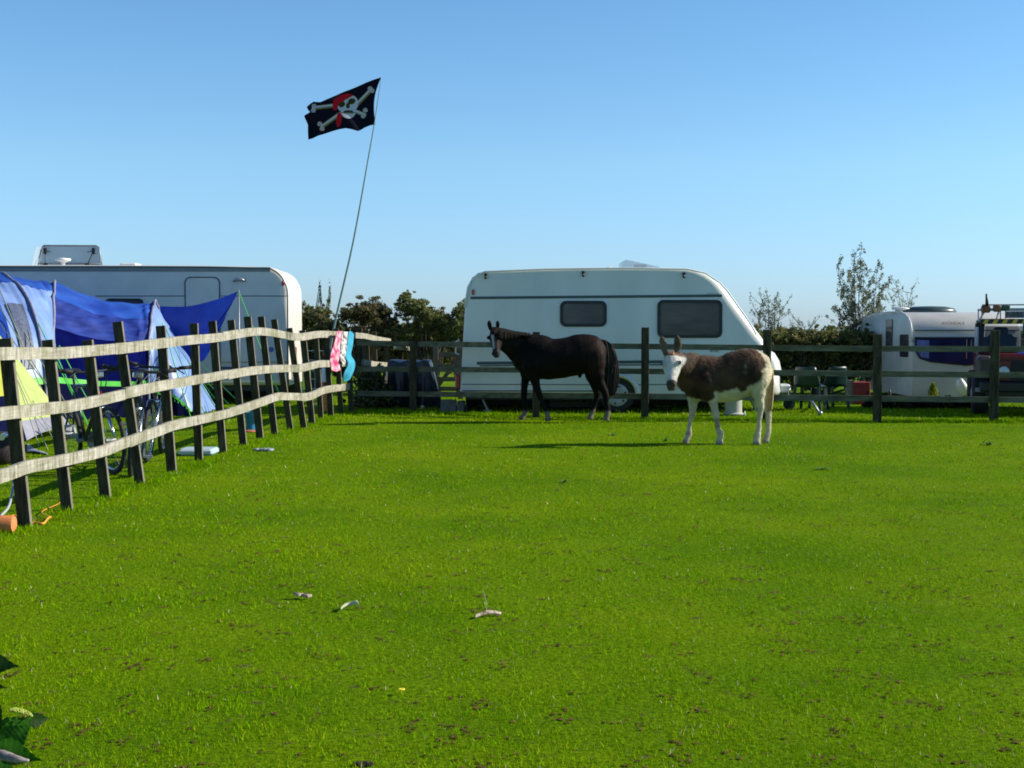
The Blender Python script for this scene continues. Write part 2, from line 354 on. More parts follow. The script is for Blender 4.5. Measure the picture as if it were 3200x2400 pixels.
# ------------------------------------------------------------------ foliage
def leafcloud(blobs, size, cols, seed=0, droop=.0, aspect=.55):
    r_ = np.random.default_rng(seed); V_, C_ = [], []
    for (c, rad, n) in blobs:
        c = np.array(c); rad = np.array(rad); u = r_.normal(0, 1, (n, 3)); u /= np.linalg.norm(u, axis=1)[:, None]
        p = c+u*rad*(r_.uniform(0, 1, (n, 1))**.5)*r_.uniform(.75, 1.15, (n, 1))
        d1 = r_.normal(0, 1, (n, 3)); d1[:, 2] -= droop; d1 /= np.linalg.norm(d1, axis=1)[:, None]
        d2 = np.cross(d1, r_.normal(0, 1, (n, 3))); d2 /= np.linalg.norm(d2, axis=1)[:, None]
        s_ = size*r_.uniform(.6, 1.4, (n, 1))
        q = np.stack([p-d1*s_, p-d2*s_*aspect, p+d1*s_, p+d2*s_*aspect], 1).reshape(-1, 3); V_.append(q)
        cc = np.array(cols)[r_.integers(0, len(cols), n)]*r_.uniform(.7, 1.3, (n, 1))*r_.uniform(.8, 1.2); C_.append(np.repeat(cc, 4, 0))
    v = np.concatenate(V_); return v, np.arange(len(v)).reshape(-1, 4), np.concatenate(C_)
leaf_m = mat('leaf', (.95,.95,.95), .6, .15, 9, attr=True, trans=.42, spec=.2)
bark_m = mat('bark', (.075,.065,.05), .9, .3, 20, .4, 30)
def subblobs(blobs, k, seed):
    r_ = random.Random(seed); out = []
    for (c, rad, n) in blobs:
        if n > 200: out.append((c, tuple(x*1.02 for x in rad), int(n*.35)))
        for _ in range(k):
            a = [r_.gauss(0, .5) for _ in range(3)]
            sc = r_.uniform(.08, .32); out.append((tuple(c[i]+a[i]*rad[i]*1.1 for i in range(3)), tuple(x*sc for x in rad), max(2, int(n/k))))
    return out
def shrub(name, label, cat, base, blobs, size, cols, seed, group=None, k=60, stems=22, trunk_r=.03, aspect=.55, crown='crown'):
    t = thing(name, label, cat, base, group); sb = subblobs(blobs, k, seed)
    v, f, c = leafcloud(sb, size, cols, seed, aspect=aspect); npmesh(crown, v, f, leaf_m, c, t)
    m_ = MB(); r_ = random.Random(seed); B = Vector(base)
    for q in r_.sample(sb, min(stems, len(sb))):
        e = Vector(q[0]); mid = B.lerp(e, .5)+Vector((r_.gauss(0,.1), r_.gauss(0,.1), r_.gauss(0,.06)))
        m_.tube(catmull([B+Vector((r_.gauss(0,.06), r_.gauss(0,.06), -.02)), mid, e], 5), [trunk_r*(1-.8*i/10) for i in range(11)], 5)
    m_.build('trunk' if cat == 'tree' else 'stem', bark_m, t); return t
def PB(px, py, Y, wpx, hpx, n, dep=.5):     # blob given by picture size
    s = FP/Y; return (tuple(at(px, py, Y)), (wpx/s/2, dep, hpx/s/2), n)
DG = [(.11,.14,.045),(.16,.19,.06),(.08,.10,.04),(.22,.23,.08)]; DB = [(.20,.15,.075),(.13,.14,.05),(.26,.17,.10),(.10,.11,.045)]
GY = [(.26,.29,.07),(.19,.23,.06),(.13,.16,.05),(.28,.24,.10)]
shrub('bush', 'thin green bush just right of the left caravan, under two tall wispy shoots', 'bush', (gx(985,30), 30, 0),
      [PB(960,1000,30,70,70,3449), PB(1005,985,30,60,60,2530), PB(1000,1050,30,110,90,4140), PB(1000,915,30,6,70,40,.05), PB(1030,925,30,6,90,50,.05), PB(1040,1020,30,60,50,2070)], .023, DG+DB[:1], 1, 'bushes along the far boundary')
shrub('bush', 'flat topped reddish brown bush behind the towels', 'bush', (gx(1150,29.5), 29.5, 0),
      [PB(1110,985,29.5,110,50,5979), PB(1165,970,29.5,110,60,6899), PB(1190,1010,29.5,90,60,5520), PB(1170,1060,29.5,140,60,4140)], .023, DB+DG[:1], 2, 'bushes along the far boundary')
shrub('bush', 'wind swept bush rising to a leaning point left of the middle caravan', 'bush', (gx(1360,29.5), 29.5, 0),
      [PB(1268,930,29.5,40,30,1609,.3), PB(1295,960,29.5,80,50,5060), PB(1330,985,29.5,100,55,5979), PB(1365,1020,29.5,90,60,5060), PB(1270,1040,29.5,100,50,3449), PB(1385,1045,29.5,80,60,3219), PB(1250,965,29.5,40,50,552,.3)], .023, GY[:2]+DG+DB[:1], 3, 'bushes along the far boundary')
shrub('bush', 'dark bush partly hidden by the rear end of the middle caravan', 'bush', (gx(1440,29), 29, 0),
      [PB(1445,975,29,50,50,2070), PB(1430,1030,29,80,80,5060)], .030, DG, 4, 'bushes along the far boundary')
shrub('hedge', 'low dark hedge running behind the bushes between the two caravans', 'hedge', (gx(1180,31), 31, 0),
      [PB(960+55*i, 1085+random.uniform(-8,8), 31, 90, 140, 4200) for i in range(9)], .055, DG+DB, 5, k=20)
shrub('hedge', 'long clipped hedge with brown flushes behind the green chairs', 'hedge', (gx(2560,29), 29, 0),
      [PB(2385+42*i, 1063+random.uniform(-3,3)-(4 if i%3 else 0), 29, 70, 56, 4200, .7) for i in range(10)]+[PB(2385+42*i, 1130+random.uniform(-6,6), 29.2, 80, 130, 3600, .5) for i in range(9)]+[PB(2900+80*i,1080,30,100,60,700,.6) for i in range(5)], .028, DB+GY+GY[:2], 6, k=40, stems=20)
shrub('hedge', 'distant field hedge forming the thin dark line at the horizon', 'hedge', (0,105,0), [((-52+4*i,105,.72),(2.6,.8,.72),900) for i in range(30)], .16, DG+GY, 8, k=14, stems=4)
def sapling(name, label, tips, base, Y, seed, n=26, size=.036):
    n = int(n*1.6); size *= .8
    b = at(base[0], base[1], Y); b.z = 0; t = thing(name, label, 'tree', b, 'thin saplings above the hedge')
    r_ = random.Random(seed); m_ = MB(); bl = []
    for tx, ty in tips:
        e = at(tx, ty, Y+r_.uniform(-.4,.4)); fork = Vector((b.x+(e.x-b.x)*.25, Y, .9)); mid = fork.lerp(e, .5)+Vector((r_.gauss(0,.05), 0, r_.gauss(0,.03)))
        path = catmull([b, fork, mid, e], 7); L = len(path); m_.tube(path, [.022*(1-.88*i/(L-1)) for i in range(L)], 5)
        for q in range(int(L*.35), L, 1):
            p = path[q]
            if r_.random() < .86:
                bl.append((tuple(p+Vector((r_.gauss(0,.05), r_.gauss(0,.08), r_.gauss(0,.04)))), (.065,.065,.11), n))
            if r_.random() < .6:
                tw = p+Vector((r_.uniform(-.3,.3), r_.uniform(-.2,.2), r_.uniform(.08,.3))); m_.tube([p, p.lerp(tw,.5)+Vector((0,0,-.02)), tw], [.006,.005,.003], 4)
                bl.append((tuple(tw), (.05,.05,.09), n//2)); bl.append((tuple(p.lerp(tw,.6)), (.05,.05,.07), n//3))
    m_.build('trunk', bark_m, t); v, f, c = leafcloud(bl, size, [(.20,.24,.14),(.26,.28,.18),(.14,.18,.10),(.28,.26,.17)], seed, droop=.4, aspect=.4); npmesh('crown', v, f, leaf_m, c, t); return t
sapling('young_tree', 'tallest thin leafed young tree left of the right hand caravan', [(2669,793),(2613,836),(2741,838),(2700,860),(2768,885),(2640,900),(2715,900),(2655,850),(2690,800),(2745,940),(2615,960),(2665,950)], (2690,1200), 30, 21, 24)
sapling('young_tree', 'small wispy young tree near the nose of the middle caravan', [(2382,940),(2402,938),(2420,938),(2443,965),(2365,975),(2400,980)], (2405,1200), 30, 22, 14, .03)
sapling('young_tree', 'sparse young tree showing over the roof of the right hand caravan', [(2797,872),(2848,908),(2822,940),(2785,930),(2835,950)], (2815,1200), 31.5, 23, 12, .03)
sapling('young_tree', 'low arching sprig on top of the hedge', [(2480,1022),(2500,1012),(2530,1022)], (2505,1200), 28.8, 24, 10, .025)
# ------------------------------------------------------------------ fences
SP = [(85,1645,20,1057),(217,1595,149,1062),(336,1556,273,1063),(444,1513,368,1005),(540,1473,502,1018),(623,1438,608,1010),(700,1415,665,1003),
      (764,1390,723,1000),(816,1371,773,989),(862,1357,816,989),(912,1343,857,998),(954,1338,904,1025),(978,1324,945,1032),(1004,1307,986,1034),(1036,1302,1017,1030),(1067,1294,1050,1027),(1099,1287,1086,1025)]
sf = thing('wooden_fence', 'post and rail fence running away down the left side with sunlit sagging rails', 'fence', gnd(85,1645))
bases = [gnd(p[0], p[1]) for p in SP]
bases_all = [Vector((-3.55, 7.7, 0)), Vector((-3.52, 8.6, 0))]+bases
def fx(Y):
    b = bases_all
    for i in range(len(b)-1):
        if Y <= b[i+1].y or i == len(b)-2:
            t = (Y-b[i].y)/(b[i+1].y-b[i].y); return b[i].x+t*(b[i+1].x-b[i].x)
LEAN = .105
PY = [b.y for b in bases_all]; PXB = [b.x for b in bases_all]; PSL = [.105,.105]
for (bx, by, tx, ty), b_ in zip(SP, bases): t_ = at(tx, ty, b_.y); PSL.append((b_.x-t_.x)/t_.z)
def fxz(Y, z): return float(np.interp(Y, PY, PXB))-float(np.interp(Y, PY, PSL))*z
lit_face = mat('post_wood_lit_face', (.13,.115,.08), .85, .3, 6, .4, 20, col2=(.22,.20,.15), stretch=(6,6,1))  # lighter tone that paints sunlight onto the right-hand face of each post
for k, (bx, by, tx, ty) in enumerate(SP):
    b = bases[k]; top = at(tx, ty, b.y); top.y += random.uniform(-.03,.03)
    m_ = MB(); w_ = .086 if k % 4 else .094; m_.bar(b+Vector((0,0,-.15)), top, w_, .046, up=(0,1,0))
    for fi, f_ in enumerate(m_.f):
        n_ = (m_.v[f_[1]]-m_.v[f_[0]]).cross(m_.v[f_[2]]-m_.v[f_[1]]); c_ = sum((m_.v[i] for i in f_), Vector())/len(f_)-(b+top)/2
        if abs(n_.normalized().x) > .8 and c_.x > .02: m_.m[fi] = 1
    m_.build('post', [woodp, lit_face], sf, bevel=.005)
for b in bases_all[:2]:
    m_ = MB(); m_.bar(b+Vector((0,0,-.15)), b+Vector((-.15,0,1.33)), .1, .09, up=(0,1,0)); m_.build('post', woodp, sf, bevel=.006)
def railpts(pp):
    out = []
    for px, py in pp:
        Yv = 12.0
        for _ in range(30):                      # find the depth where this column meets the fence plane
            
            Yn = Yv; best = None
            for Yc in np.arange(8.2, 23.6, .05):
                q = at(px, py, Yc); e = abs(fxz(Yc, q.z)+.066-q.x)
                if best is None or e < best[0]: best = (e, Yc)
            Yv = best[1]; break
        out.append(at(px, py, Yv))
    return out
rt = [(0,1106),(70,1105),(136,1104),(188,1104),(290,1096),(393,1087),(470,1077),(542,1068),(610,1061),(678,1055),(746,1044),(780,1039),(814,1037),(850,1041),(885,1048),(918,1053),(945,1053),(970,1049),(999,1045),(1042,1046),(1085,1047)]
rm = [(0,1292),(80,1284),(181,1272),(208,1270),(300,1252),(407,1227),(500,1208),(590,1192),(678,1177),(750,1163),(800,1156),(850,1152),(895,1150),(938,1150),(970,1143),(999,1137),(1040,1136),(1090,1134)]
rb = [(0,1490),(83,1461),(150,1449),(224,1434),(280,1421),(325,1409),(380,1388),(434,1367),(500,1343),(542,1328),(637,1307),(700,1293),(760,1276),(820,1255),(869,1239),(898,1239),(963,1238),(1006,1220),(1040,1213),(1090,1207)]
for pts_, hh in ((rt,.105),(rm,.105),(rb,.105)):
    P3 = railpts(pts_); first = Vector((P3[0].x-.03, 8.1, P3[0].z+.0)); P3 = [first]+P3
    P3 = sorted(P3, key=lambda p: p.y); PP = catmull(P3, 5); d = 0; cuts = [0]; tgt = 3.4; last = 0
    acc = 0
    for i in range(1, len(PP)):
        acc += (PP[i]-PP[i-1]).length
        if acc > 3.55: cuts.append(i); acc = 0
    cuts.append(len(PP)-1)
    for a, b in zip(cuts[:-1], cuts[1:]):
        if b-a < 2: continue
        seg = [p.copy() for p in PP[a:b+1]]; dz = random.uniform(-.006,.006)
        for p in seg: p.z += dz
        seg[0] = seg[0].lerp(seg[1], .014/max(.01,(seg[1]-seg[0]).length)); m_ = MB(); m_.ribbon(seg, .036, .088+.0019*(seg[len(seg)//2].y-9.5), (1,0,.0)); m_.build('rail', woodr, sf)
CP = [(-2.66,23.0,1040),(gx(1291,23),23.0,1067),(gx(1675,21.5),21.5,1037),(gx(2015,21.1),21.1,1023),(gx(2394,20.7),20.7,1031),(gx(2741,20.4),20.4,1044),(gx(3105,20.4),20.4,1032),(9.1,20.4,1034)]
cf = thing('wooden_fence', 'dark post and three rail fence across the far end of the paddock behind the horse', 'fence', (CP[2][0], CP[2][1], 0))
for i, (x, y, ty) in enumerate(CP):
    if i == 0: continue
    z = at(1600, ty, y).z; m_ = MB(); m_.bar((x, y, -.15), (x+random.uniform(-.01,.01), y, z), .115, .10, up=(0,1,0)); m_.build('post', woodp, cf, bevel=.008)
for hs in ([1071,1075,1079,1083,1087,1090,1091,1092],[1153,1154,1157,1161,1165,1169,1172,1174],[1230,1232,1236,1239,1243,1246,1250,1252]):
    P3 = [Vector((x, y+.075, at(1600, hy, y).z)) for (x, y, _), hy in zip(CP, hs)]
    for a, b in ((0,2),(2,4),(4,6),(6,7)):
        seg = P3[a:b+1]; seg = [p.copy() for p in seg]; 
        if a: seg[0].x += .004
        m_ = MB(); m_.ribbon(seg, .04, .088, (0,1,0)); m_.build('rail', woodr2, cf)
bf = thing('wooden_fence', 'further fence continuing past the corner towards the bushes, seen above the sheeted box', 'fence', (gx(1139,24.5),24.5,0))
for px, yy, ty in [(1139,24.5,1027),(1159,26,1031),(1182,27.5,1037),(1221,28.6,1057),(1263,30,1056),(1297,31.5,1056),(1343,33,1054)]:
    x = gx(px, yy); z = at(1600, ty, yy).z; m_ = MB(); m_.bar((x-.05, yy, -.1), (x-.09, yy, z), .11, .10, up=(0,1,0)); m_.build('post', woodp, bf, bevel=.006)
for pts_ in ([(1100,1048,23.3),(1130,1050,24.5),(1169,1059,26.2),(1212,1066,28)],[(1224,1084,28.4),(1255,1087,29.6),(1287,1092,31.2)],[(1124,1132,23.4),(1162,1138,25.4),(1209,1141,27.6)],[(1224,1160,28.4),(1290,1160,31.2)]):
    P3 = [at(*q)+Vector((.05,0,0)) for q in pts_]; m_ = MB(); m_.ribbon(P3, .035, .10, (1,0,0)); m_.build('rail', woodr, bf)
# wooden gate behind
gt = thing('wooden_gate', 'small grey wooden hurdle gate left of the middle caravan tail', 'gate', (gx(1395,27),27,0))
gwood = mat('grey_wood', (.11,.10,.08), .85, .25, 8, .4, 25, stretch=(1,1,4))
for px in (1362, 1440):
    m_ = MB(); m_.bar((gx(px,27),27,0), (gx(px,27),27,at(0,1085,27).z), .10, .08, up=(0,1,0)); m_.build('gate_post', gwood, gt)
m_ = MB(); 
for py in (1108,1145,1185,1215): a = at(1362,py,27.06); b = at(1440,py,27.06); m_.bar(a, b, .03, .09)
m_.bar(at(1362,1215,27.11), at(1440,1110,27.11), .03, .08); m_.build('slats', gwood, gt)
# ------------------------------------------------------------------ caravans
def caravan_shell(prof, radii, width, parent, m, name='body'):
    """prof: (x,z) outline ccw or cw; the near side at y=0, far side at y=width; radii: edge radius per point"""
    n = len(prof); P = [Vector((p[0], p[1])) for p in prof]
    area = sum(P[i].x*P[(i+1)%n].y-P[(i+1)%n].x*P[i].y for i in range(n)); sg = 1 if area > 0 else -1
    N = []
    for i in range(n):
        t = (P[(i+1)%n]-P[i-1]).normalized(); N.append(Vector((t.y, -t.x))*sg)
    rows = []
    for th in range(0, 91, 15):
        s_, c_ = math.sin(R(th)), math.cos(R(th)); rows.append([(P[i]-N[i]*radii[i]*(1-s_), radii[i]*(1-c_)) for i in range(n)])
    m_ = MB(); rr = rows+[[(q[0], width-q[1]) for q in row] for row in reversed(rows)]
    for row in rr: m_.v += [Vector((q[0].x, q[1], q[0].y)) for q in row]
    for k in range(len(rr)-1):
        for i in range(n): j = (i+1)%n; m_.face((k*n+i, k*n+j, (k+1)*n+j, (k+1)*n+i))
    m_.face(range(n)); m_.face([(len(rr)-1)*n+n-1-i for i in range(n)])
    return m_.build(name, m, parent, smooth=True, world=False, auto=38)
def window(parent, x0, z0, x1, z1, r, y=-.012, fr=.05, gl=None, skew=0):
    wi = MB(); wi.ringplate(rrect(x0,z0,x1,z1,r,6,skew), rrect(x0+fr,z0+fr,x1-fr,z1-fr,max(.02,r-fr*.6),6,skew), y-.012, y+.02)
    wo = wi.build('window', dkplastic, parent, world=False)
    g = MB(); g.prism(rrect(x0+fr*.7,z0+fr*.7,x1-fr*.7,z1-fr*.7,max(.02,r-fr*.5),6,skew), y-.004, y+.015); go_ = g.build('pane', gl or glassd, wo, world=False); return wo
def wheel(parent, c, r, wd=.17, name='wheel', side=-1):
    m_ = MB(); m_.lathe([(r*.6,-wd/2),(r*.93,-wd/2),(r,-wd/2+.03),(r,wd/2-.03),(r*.93,wd/2),(r*.6,wd/2)], c, 32, 'Y'); wo = m_.build(name, rubber, parent, smooth=True, world=False, auto=40)
    h = MB(); h.lathe([(r*.66,0),(r*.64,.03),(r*.45,.045),(r*.2,.03),(r*.12,.05),(.004,.055)], Vector(c)+Vector((0,side*(wd/2-.03),0)), 28, 'Y')
    if side < 0: h.v = [Vector((p[0], 2*(c[1]-wd/2+.03)-p[1], p[2])) for p in h.v]
    ho = h.build('rim', silver, wo, smooth=True, world=False, auto=40)
    for k in range(6):
        d = MB(); a = k*math.pi/3+.3; d.ball(Vector(c)+Vector((math.cos(a)*r*.47, side*(wd/2+.008), math.sin(a)*r*.47)), (r*.075,.01,r*.075), 8, 5); d.build('rim_hole', dkplastic, wo, world=False)
    return wo
# middle caravan ---------------------------------------------------
YC = 22.7
mc = thing('touring_caravan', 'white touring caravan with sloping nose behind the horse and donkey', 'caravan', (gx(1437,YC), YC, 0))
L0 = Vector((gx(1437,YC), YC, 0))
def lc(px, py, Y=YC): p = at(px, py, Y)-L0; return (p.x, p.z)
prof = [lc(*q) for q in [(1437,1228),(1439,1190),(1442,1148),(1448,1040),(1454,949),(1458,915),(1464,894),(1476,868),(1493,853),(1514,847),(1600,842),(1700,838.5),(1798,836),(1950,835),(2080,836),(2146,838.5),(2175,842),(2203,850),(2230,864),(2252,882),(2272,904),(2310,955),(2350,1008),(2380,1047),(2390,1062),(2393,1080),(2398,1130),(2402,1180),(2400,1240)]]
rad = [.05]*5+[.05]*5+[.07]*6+[.09,.11,.13,.15,.17,.18,.18,.18,.16,.12,.06,.05,.05]
body = caravan_shell(prof, rad, 2.15, mc, white_gel)
x0 = prof[0][0]
# nose locker: rounded in plan
m_ = MB(); cx, cz0 = lc(2396,1238); rows = []
for z, aa, bb in [(lc(0,1240)[1],.24,.92),(lc(0,1225)[1],.27,.95),(lc(0,1180)[1],.25,.94),(lc(0,1172)[1],.20,.90),(lc(0,1160)[1],.27,.96),(lc(0,1130)[1],.245,.95),(lc(0,1105)[1],.19,.90),(lc(0,1092)[1],.11,.80),(lc(0,1086)[1],.02,.60)]:
    rows.append([Vector((cx-.05+1.62*aa*max(0,math.sin(a))**.5, 1.07-bb*math.cos(a), z)) for a in [math.pi*k/24 for k in range(25)]])
m_.grid(rows); m_.build('gas_locker', white_gel, mc, smooth=True, world=False, auto=50, solid=.01)
def bandstrip(px0, py0, px1, py1, th, m, par=mc, name='stripe', y=-.004):
    a, b = lc(px0,py0), lc(px1,py1); q = MB(); q.prism([(a[0],a[1]-th/2),(b[0],b[1]-th/2),(b[0],b[1]+th/2),(a[0],a[1]+th/2)], y-.004, y+.003); return q.build(name, m, par, world=False)
bandstrip(1470,931,2256,924,.045,stripe); bandstrip(1490,1135,2385,1128,.05,stripe); bandstrip(1500,1143,2385,1138,.02,stripe); bandstrip(1445,1201,1860,1202,.012,stripe); bandstrip(1990,1202,2395,1201,.012,stripe)
bandstrip(1445,1221,1870,1222,.018,stripe)
window(mc, *lc(1750,1021), *lc(1896,940), .10); window(mc, *lc(2054,1056), *lc(2257,937), .10)
# curtains behind the panes
for px0, py0, px1, py1 in [(2070,1040,2100,955),(2215,1040,2243,955)]:
    a, b = lc(px0,py0), lc(px1,py1)
q = MB(); q.tube([Vector((p[0], .02, p[1]))+Vector((0,-.03,0)) for p in [lc(*z) for z in [(1452,960),(1462,897),(1478,868),(1514,849),(1700,841),(1950,838),(2146,841),(2203,853),(2250,884),(2272,908),(2330,990),(2364,1046)]]], .014, 6); q.build('awning_rail', wtrim, mc, smooth=True, world=False)
for px, py in [(1518,858),(1822,851),(2137,855)]:
    a = lc(px,py); q = MB(); q.box((a[0],-.02,a[1]), (.055,.04,.045), bev=.01); q.ball((a[0],-.03,a[1]-.05), (.022,.022,.03)); q.build('awning_lamp', dkplastic, mc, world=False)
a = lc(1479,913); q = MB(); q.box((a[0],-.012,a[1]), (.05,.03,.09), bev=.01); q.build('marker_lamp', redl, mc, world=False)
a = lc(1430,1194); q = MB(); q.box((a[0]+.0,.10,a[1]), (.09,.12,.26), bev=.02); q.build('tail_lamp', redl, mc, world=False)
a = lc(1436,1100); q = MB(); q.tube([(a[0]-.01,.12,a[1]+.2),(a[0]-.07,.12,a[1]+.17),(a[0]-.07,.12,a[1]-.02),(a[0]-.01,.12,a[1]-.05)], .016, 6); q.build('grab_handle', wtrim, mc, smooth=True, world=False)
# wheel arch, wheel, chassis, steady legs, hitch
wc = lc(1928,1236); q = MB(); o_ = [(wc[0]+.40*math.cos(R(t)), wc[1]+.02+.37*math.sin(R(t))) for t in range(-8,190,9)]; i_ = [(wc[0]+.31*math.cos(R(t)), wc[1]+.02+.29*math.sin(R(t))) for t in range(-8,190,9)]
n_ = len(o_); rows = [[Vector((p[0],-.002,p[1])) for p in o_], [Vector((p[0],-.05,p[1])) for p in [((a1[0]+b1[0])/2,(a1[1]+b1[1])/2) for a1, b1 in zip(o_, i_)]], [Vector((p[0],-.03,p[1])) for p in i_]]
q.grid(rows); q.build('wheel_arch', white_gel, mc, smooth=True, world=False, solid=.012)
q = MB(); q.prism([(wc[0]+.31*math.cos(R(t)), wc[1]+.02+.29*math.sin(R(t))) for t in range(-10,191,10)], -.006, .0); q.build('wheel_well', dkplastic, mc, world=False)
wheel(mc, (wc[0], .075, .30), .30)
wheel(mc, (wc[0], 2.06, .30), .30, side=1)
q = MB(); b0 = lc(1455,1232); b1 = lc(2395,1232); q.box(((b0[0]+b1[0])/2, .12, .28), (b1[0]-b0[0], .06, .12)); q.box(((b0[0]+b1[0])/2, 1.95, .28), (b1[0]-b0[0], .06, .12)); q.box((wc[0], 1.07, .27), (.1,1.9,.08)); q.build('chassis', dkplastic, mc, world=False)
q = MB(); q.tube([(wc[0]-.9,.6,.22),(wc[0]-.5,.6,.22)], .06, 10); q.build('spare_roller', grey_m, mc, smooth=True, world=False)
for px in (1500, 2350):
    a = lc(px, 1240); q = MB(); q.tube([(a[0],.3,.3),(a[0]+.12,.3,.03)], .025, 6); q.box((a[0]+.12,.3,.015), (.14,.1,.03)); q.build('steady_leg', grey_m, mc, world=False)
a = lc(2425,1222); b = lc(2504,1222); q = MB(); q.grid([[Vector((a[0],.72+.1*k,a[1]-.10)) for k in (0,.5,6.5,7)], [Vector((a[0],.75+.1*k,a[1]+.08)) for k in (0,.5,6,6.4)]]); 
q = MB(); q.box(((a[0]+b[0])/2, 1.0, a[1]), (b[0]-a[0], .34, .16), bev=.03); q.build('hitch_cover', wtrim, mc, world=False)
a = lc(2495,1240); q = MB(); q.tube([(a[0],.75,a[1]+.06),(a[0],.75,.13)], .022, 8); q.build('jockey_wheel_post', grey_m, mc, smooth=True, world=False)
q = MB(); q.lathe([(.03,-.04),(.085,-.04),(.10,-.02),(.10,.02),(.085,.04),(.03,.04)], (a[0],.75,.10), 20, 'Y'); q.build('jockey_wheel', rubber, mc, smooth=True, world=False, auto=40)
q = MB(); q.box((2.6,2.1,.17),(5.0,.02,.34)); q.build('added_gap_blocker', dkplastic, mc, world=False)  # added dark sheet on the far side, keeps the gap underneath dark
q = MB(); q.box((.1,1.1,.17),(.02,1.9,.34)); q.build('added_gap_blocker', dkplastic, mc, world=False)  # second added sheet, darkens the gap at the tail end
q = MB(); q.box((2.1,.9,.14),(1.2,.35,.26), bev=.04); q.build('under_floor_tank', dkplastic, mc, world=False)
# roof light and vents
a = lc(1950,836); b = lc(2076,836); q = MB(); 
for y0_, y1_ in ((.75,1.35),):
    q.prism([(a[0]+.02,a[1]-.01),(b[0],a[1]-.01),(b[0],a[1]+.05),(a[0]+.10,a[1]+.17),(a[0]+.02,a[1]+.13)], y0_, y1_)
q.build('roof_light', clearp, mc, world=False)
q = MB(); q.box(((a[0]+b[0])/2,1.05,a[1]+.005), (b[0]-a[0]+.06,.7,.05), bev=.01); q.box(((a[0]+b[0])/2+.03,1.0,a[1]+.07), (.2,.3,.05)); q.build('roof_light_base', wtrim, mc, world=False)
a = lc(1922,838); q = MB(); q.lathe([(.16,-.02),(.15,.02),(.04,.05),(.004,.055)], (a[0],1.0,a[1]+.02), 20); q.build('roof_vent', wtrim, mc, smooth=True, world=False)
a = lc(2228,919); text_mesh('11111 11', .055, stripe, mc, Matrix.Translation((a[0],-.008,a[1])) @ Matrix.Rotation(R(90),4,'X'))
a = lc(2232,1096); text_mesh('IIII IIIII', .06, stripe, mc, Matrix.Translation((a[0],-.008,a[1])) @ Matrix.Rotation(R(90),4,'X'))
# left caravan ------------------------------------------------------
YL = 25.2
lcv = thing('touring_caravan', 'long pale caravan with raised roof hatch behind the blue tent', 'caravan', (gx(906,YL), YL, 0)); LL = Vector((gx(906,YL), YL, 0)); AL = R(2.6)
def ll(px, py):                       # local coordinates on the near side (side runs to -x)
    d = Vector((math.cos(AL), math.sin(AL), 0)); k_ = (px-1600)/FP
    best = None
    for s_ in np.arange(-8.2, .6, .01):
        p = LL+d*s_; e = abs(gx(px, p.y, 1.5)-p.x)
        if best is None or e < best[0]: best = (e, s_, p.y)
    return (best[1], at(px, py, best[2]).z)
H = at(0,830,YL).z
pr = [(0,.36),(0,H-.65)]+[(-.42+.42*math.cos(R(t)), H-.52+.50*math.sin(R(t))) for t in range(8,91,9)]+[(-1.5,H),(-3,H+.005),(-5,H),(-6.6,H),(-7.0,H-.08),(-7.25,H-.35),(-7.3,H-.8),(-7.3,.36)]
caravan_shell(pr, [.10]*(len(pr)-8)+[.06]*8, 2.2, lcv, white_l)
q = MB(); q.tube([Vector((p[0]-.03 if p[0] > -.3 else p[0], -.012, p[1]-.03)) for p in pr[0:-4]], .014, 6); q.build('awning_rail', stripe, lcv, smooth=True, world=False)
def ls(px0, py0, px1, py1, th, m, name='stripe'):
    a, b = ll(px0,py0), ll(px1,py1); q = MB(); q.prism([(a[0],a[1]-th/2),(b[0],b[1]-th/2),(b[0],b[1]+th/2),(a[0],a[1]+th/2)], -.009, .0); return q.build(name, m, lcv, world=False)
ls(300,925,902,925,.014,stripe); ls(640,1133,902,1131,.02,tyellow); ls(640,1150,902,1150,.05,stripe); ls(-60,841,846,842,.085,mat('roof_band_grey', (.20,.22,.20), .5))  # last strip: broad grey band along the top edge of the side
a, b = ll(577,1200), ll(690,865); q = MB(); q.ringplate(rrect(a[0],a[1],b[0],b[1],.12), rrect(a[0]+.02,a[1]+.02,b[0]-.02,b[1]-.02,.10), -.014, .0); dr = q.build('door', stripe, lcv, world=False)
q = MB(); q.prism(rrect(a[0]+.025,a[1]+.025,b[0]-.025,b[1]-.025,.10), -.010, .0); q.build('door_panel', white_l, dr, world=False)
a = ll(750,875); q = MB(); q.tube([(a[0]-.1,-.02,a[1]-.02),(a[0]-.05,-.06,a[1]+.01),(a[0]+.05,-.06,a[1]+.01),(a[0]+.1,-.02,a[1]-.02)], .025, 8); q.build('awning_lamp', grey_m, lcv, smooth=True, world=False)
a = ll(886,885); q = MB(); q.ball((a[0],-.01,a[1]), (.03,.03,.055)); q.build('marker_lamp', redl, lcv, smooth=True, world=False)
a = ll(848,1092); q = MB(); q.lathe([(.05,-.006),(.05,.0)], (a[0],-.006,a[1]), 16, 'Y'); q.build('emblem', mat('blue_print', (.08,.12,.35), .5), lcv, world=False)
a, b = ll(330,1130), ll(450,933); window(lcv, a[0], a[1], b[0], b[1], .08)
q = MB(); q.box((.05,.35,.98), (.08,.1,.2), bev=.02); q.box((.05,.35,.72), (.08,.1,.14), bev=.02); q.build('tail_lamp', redl, lcv, world=False)
q = MB(); q.box((.04,.35,.55), (.08,.14,.28), bev=.02); q.build('bumper_corner', wtrim, lcv, world=False)
q = MB(); q.box((-3.6,.15,.30), (7,.06,.1)); q.build('chassis', dkplastic, lcv, world=False)
for xx in (-3.2,): wheel(lcv, (xx,.09,.31), .31); wheel(lcv, (xx,2.1,.31), .31, side=1)
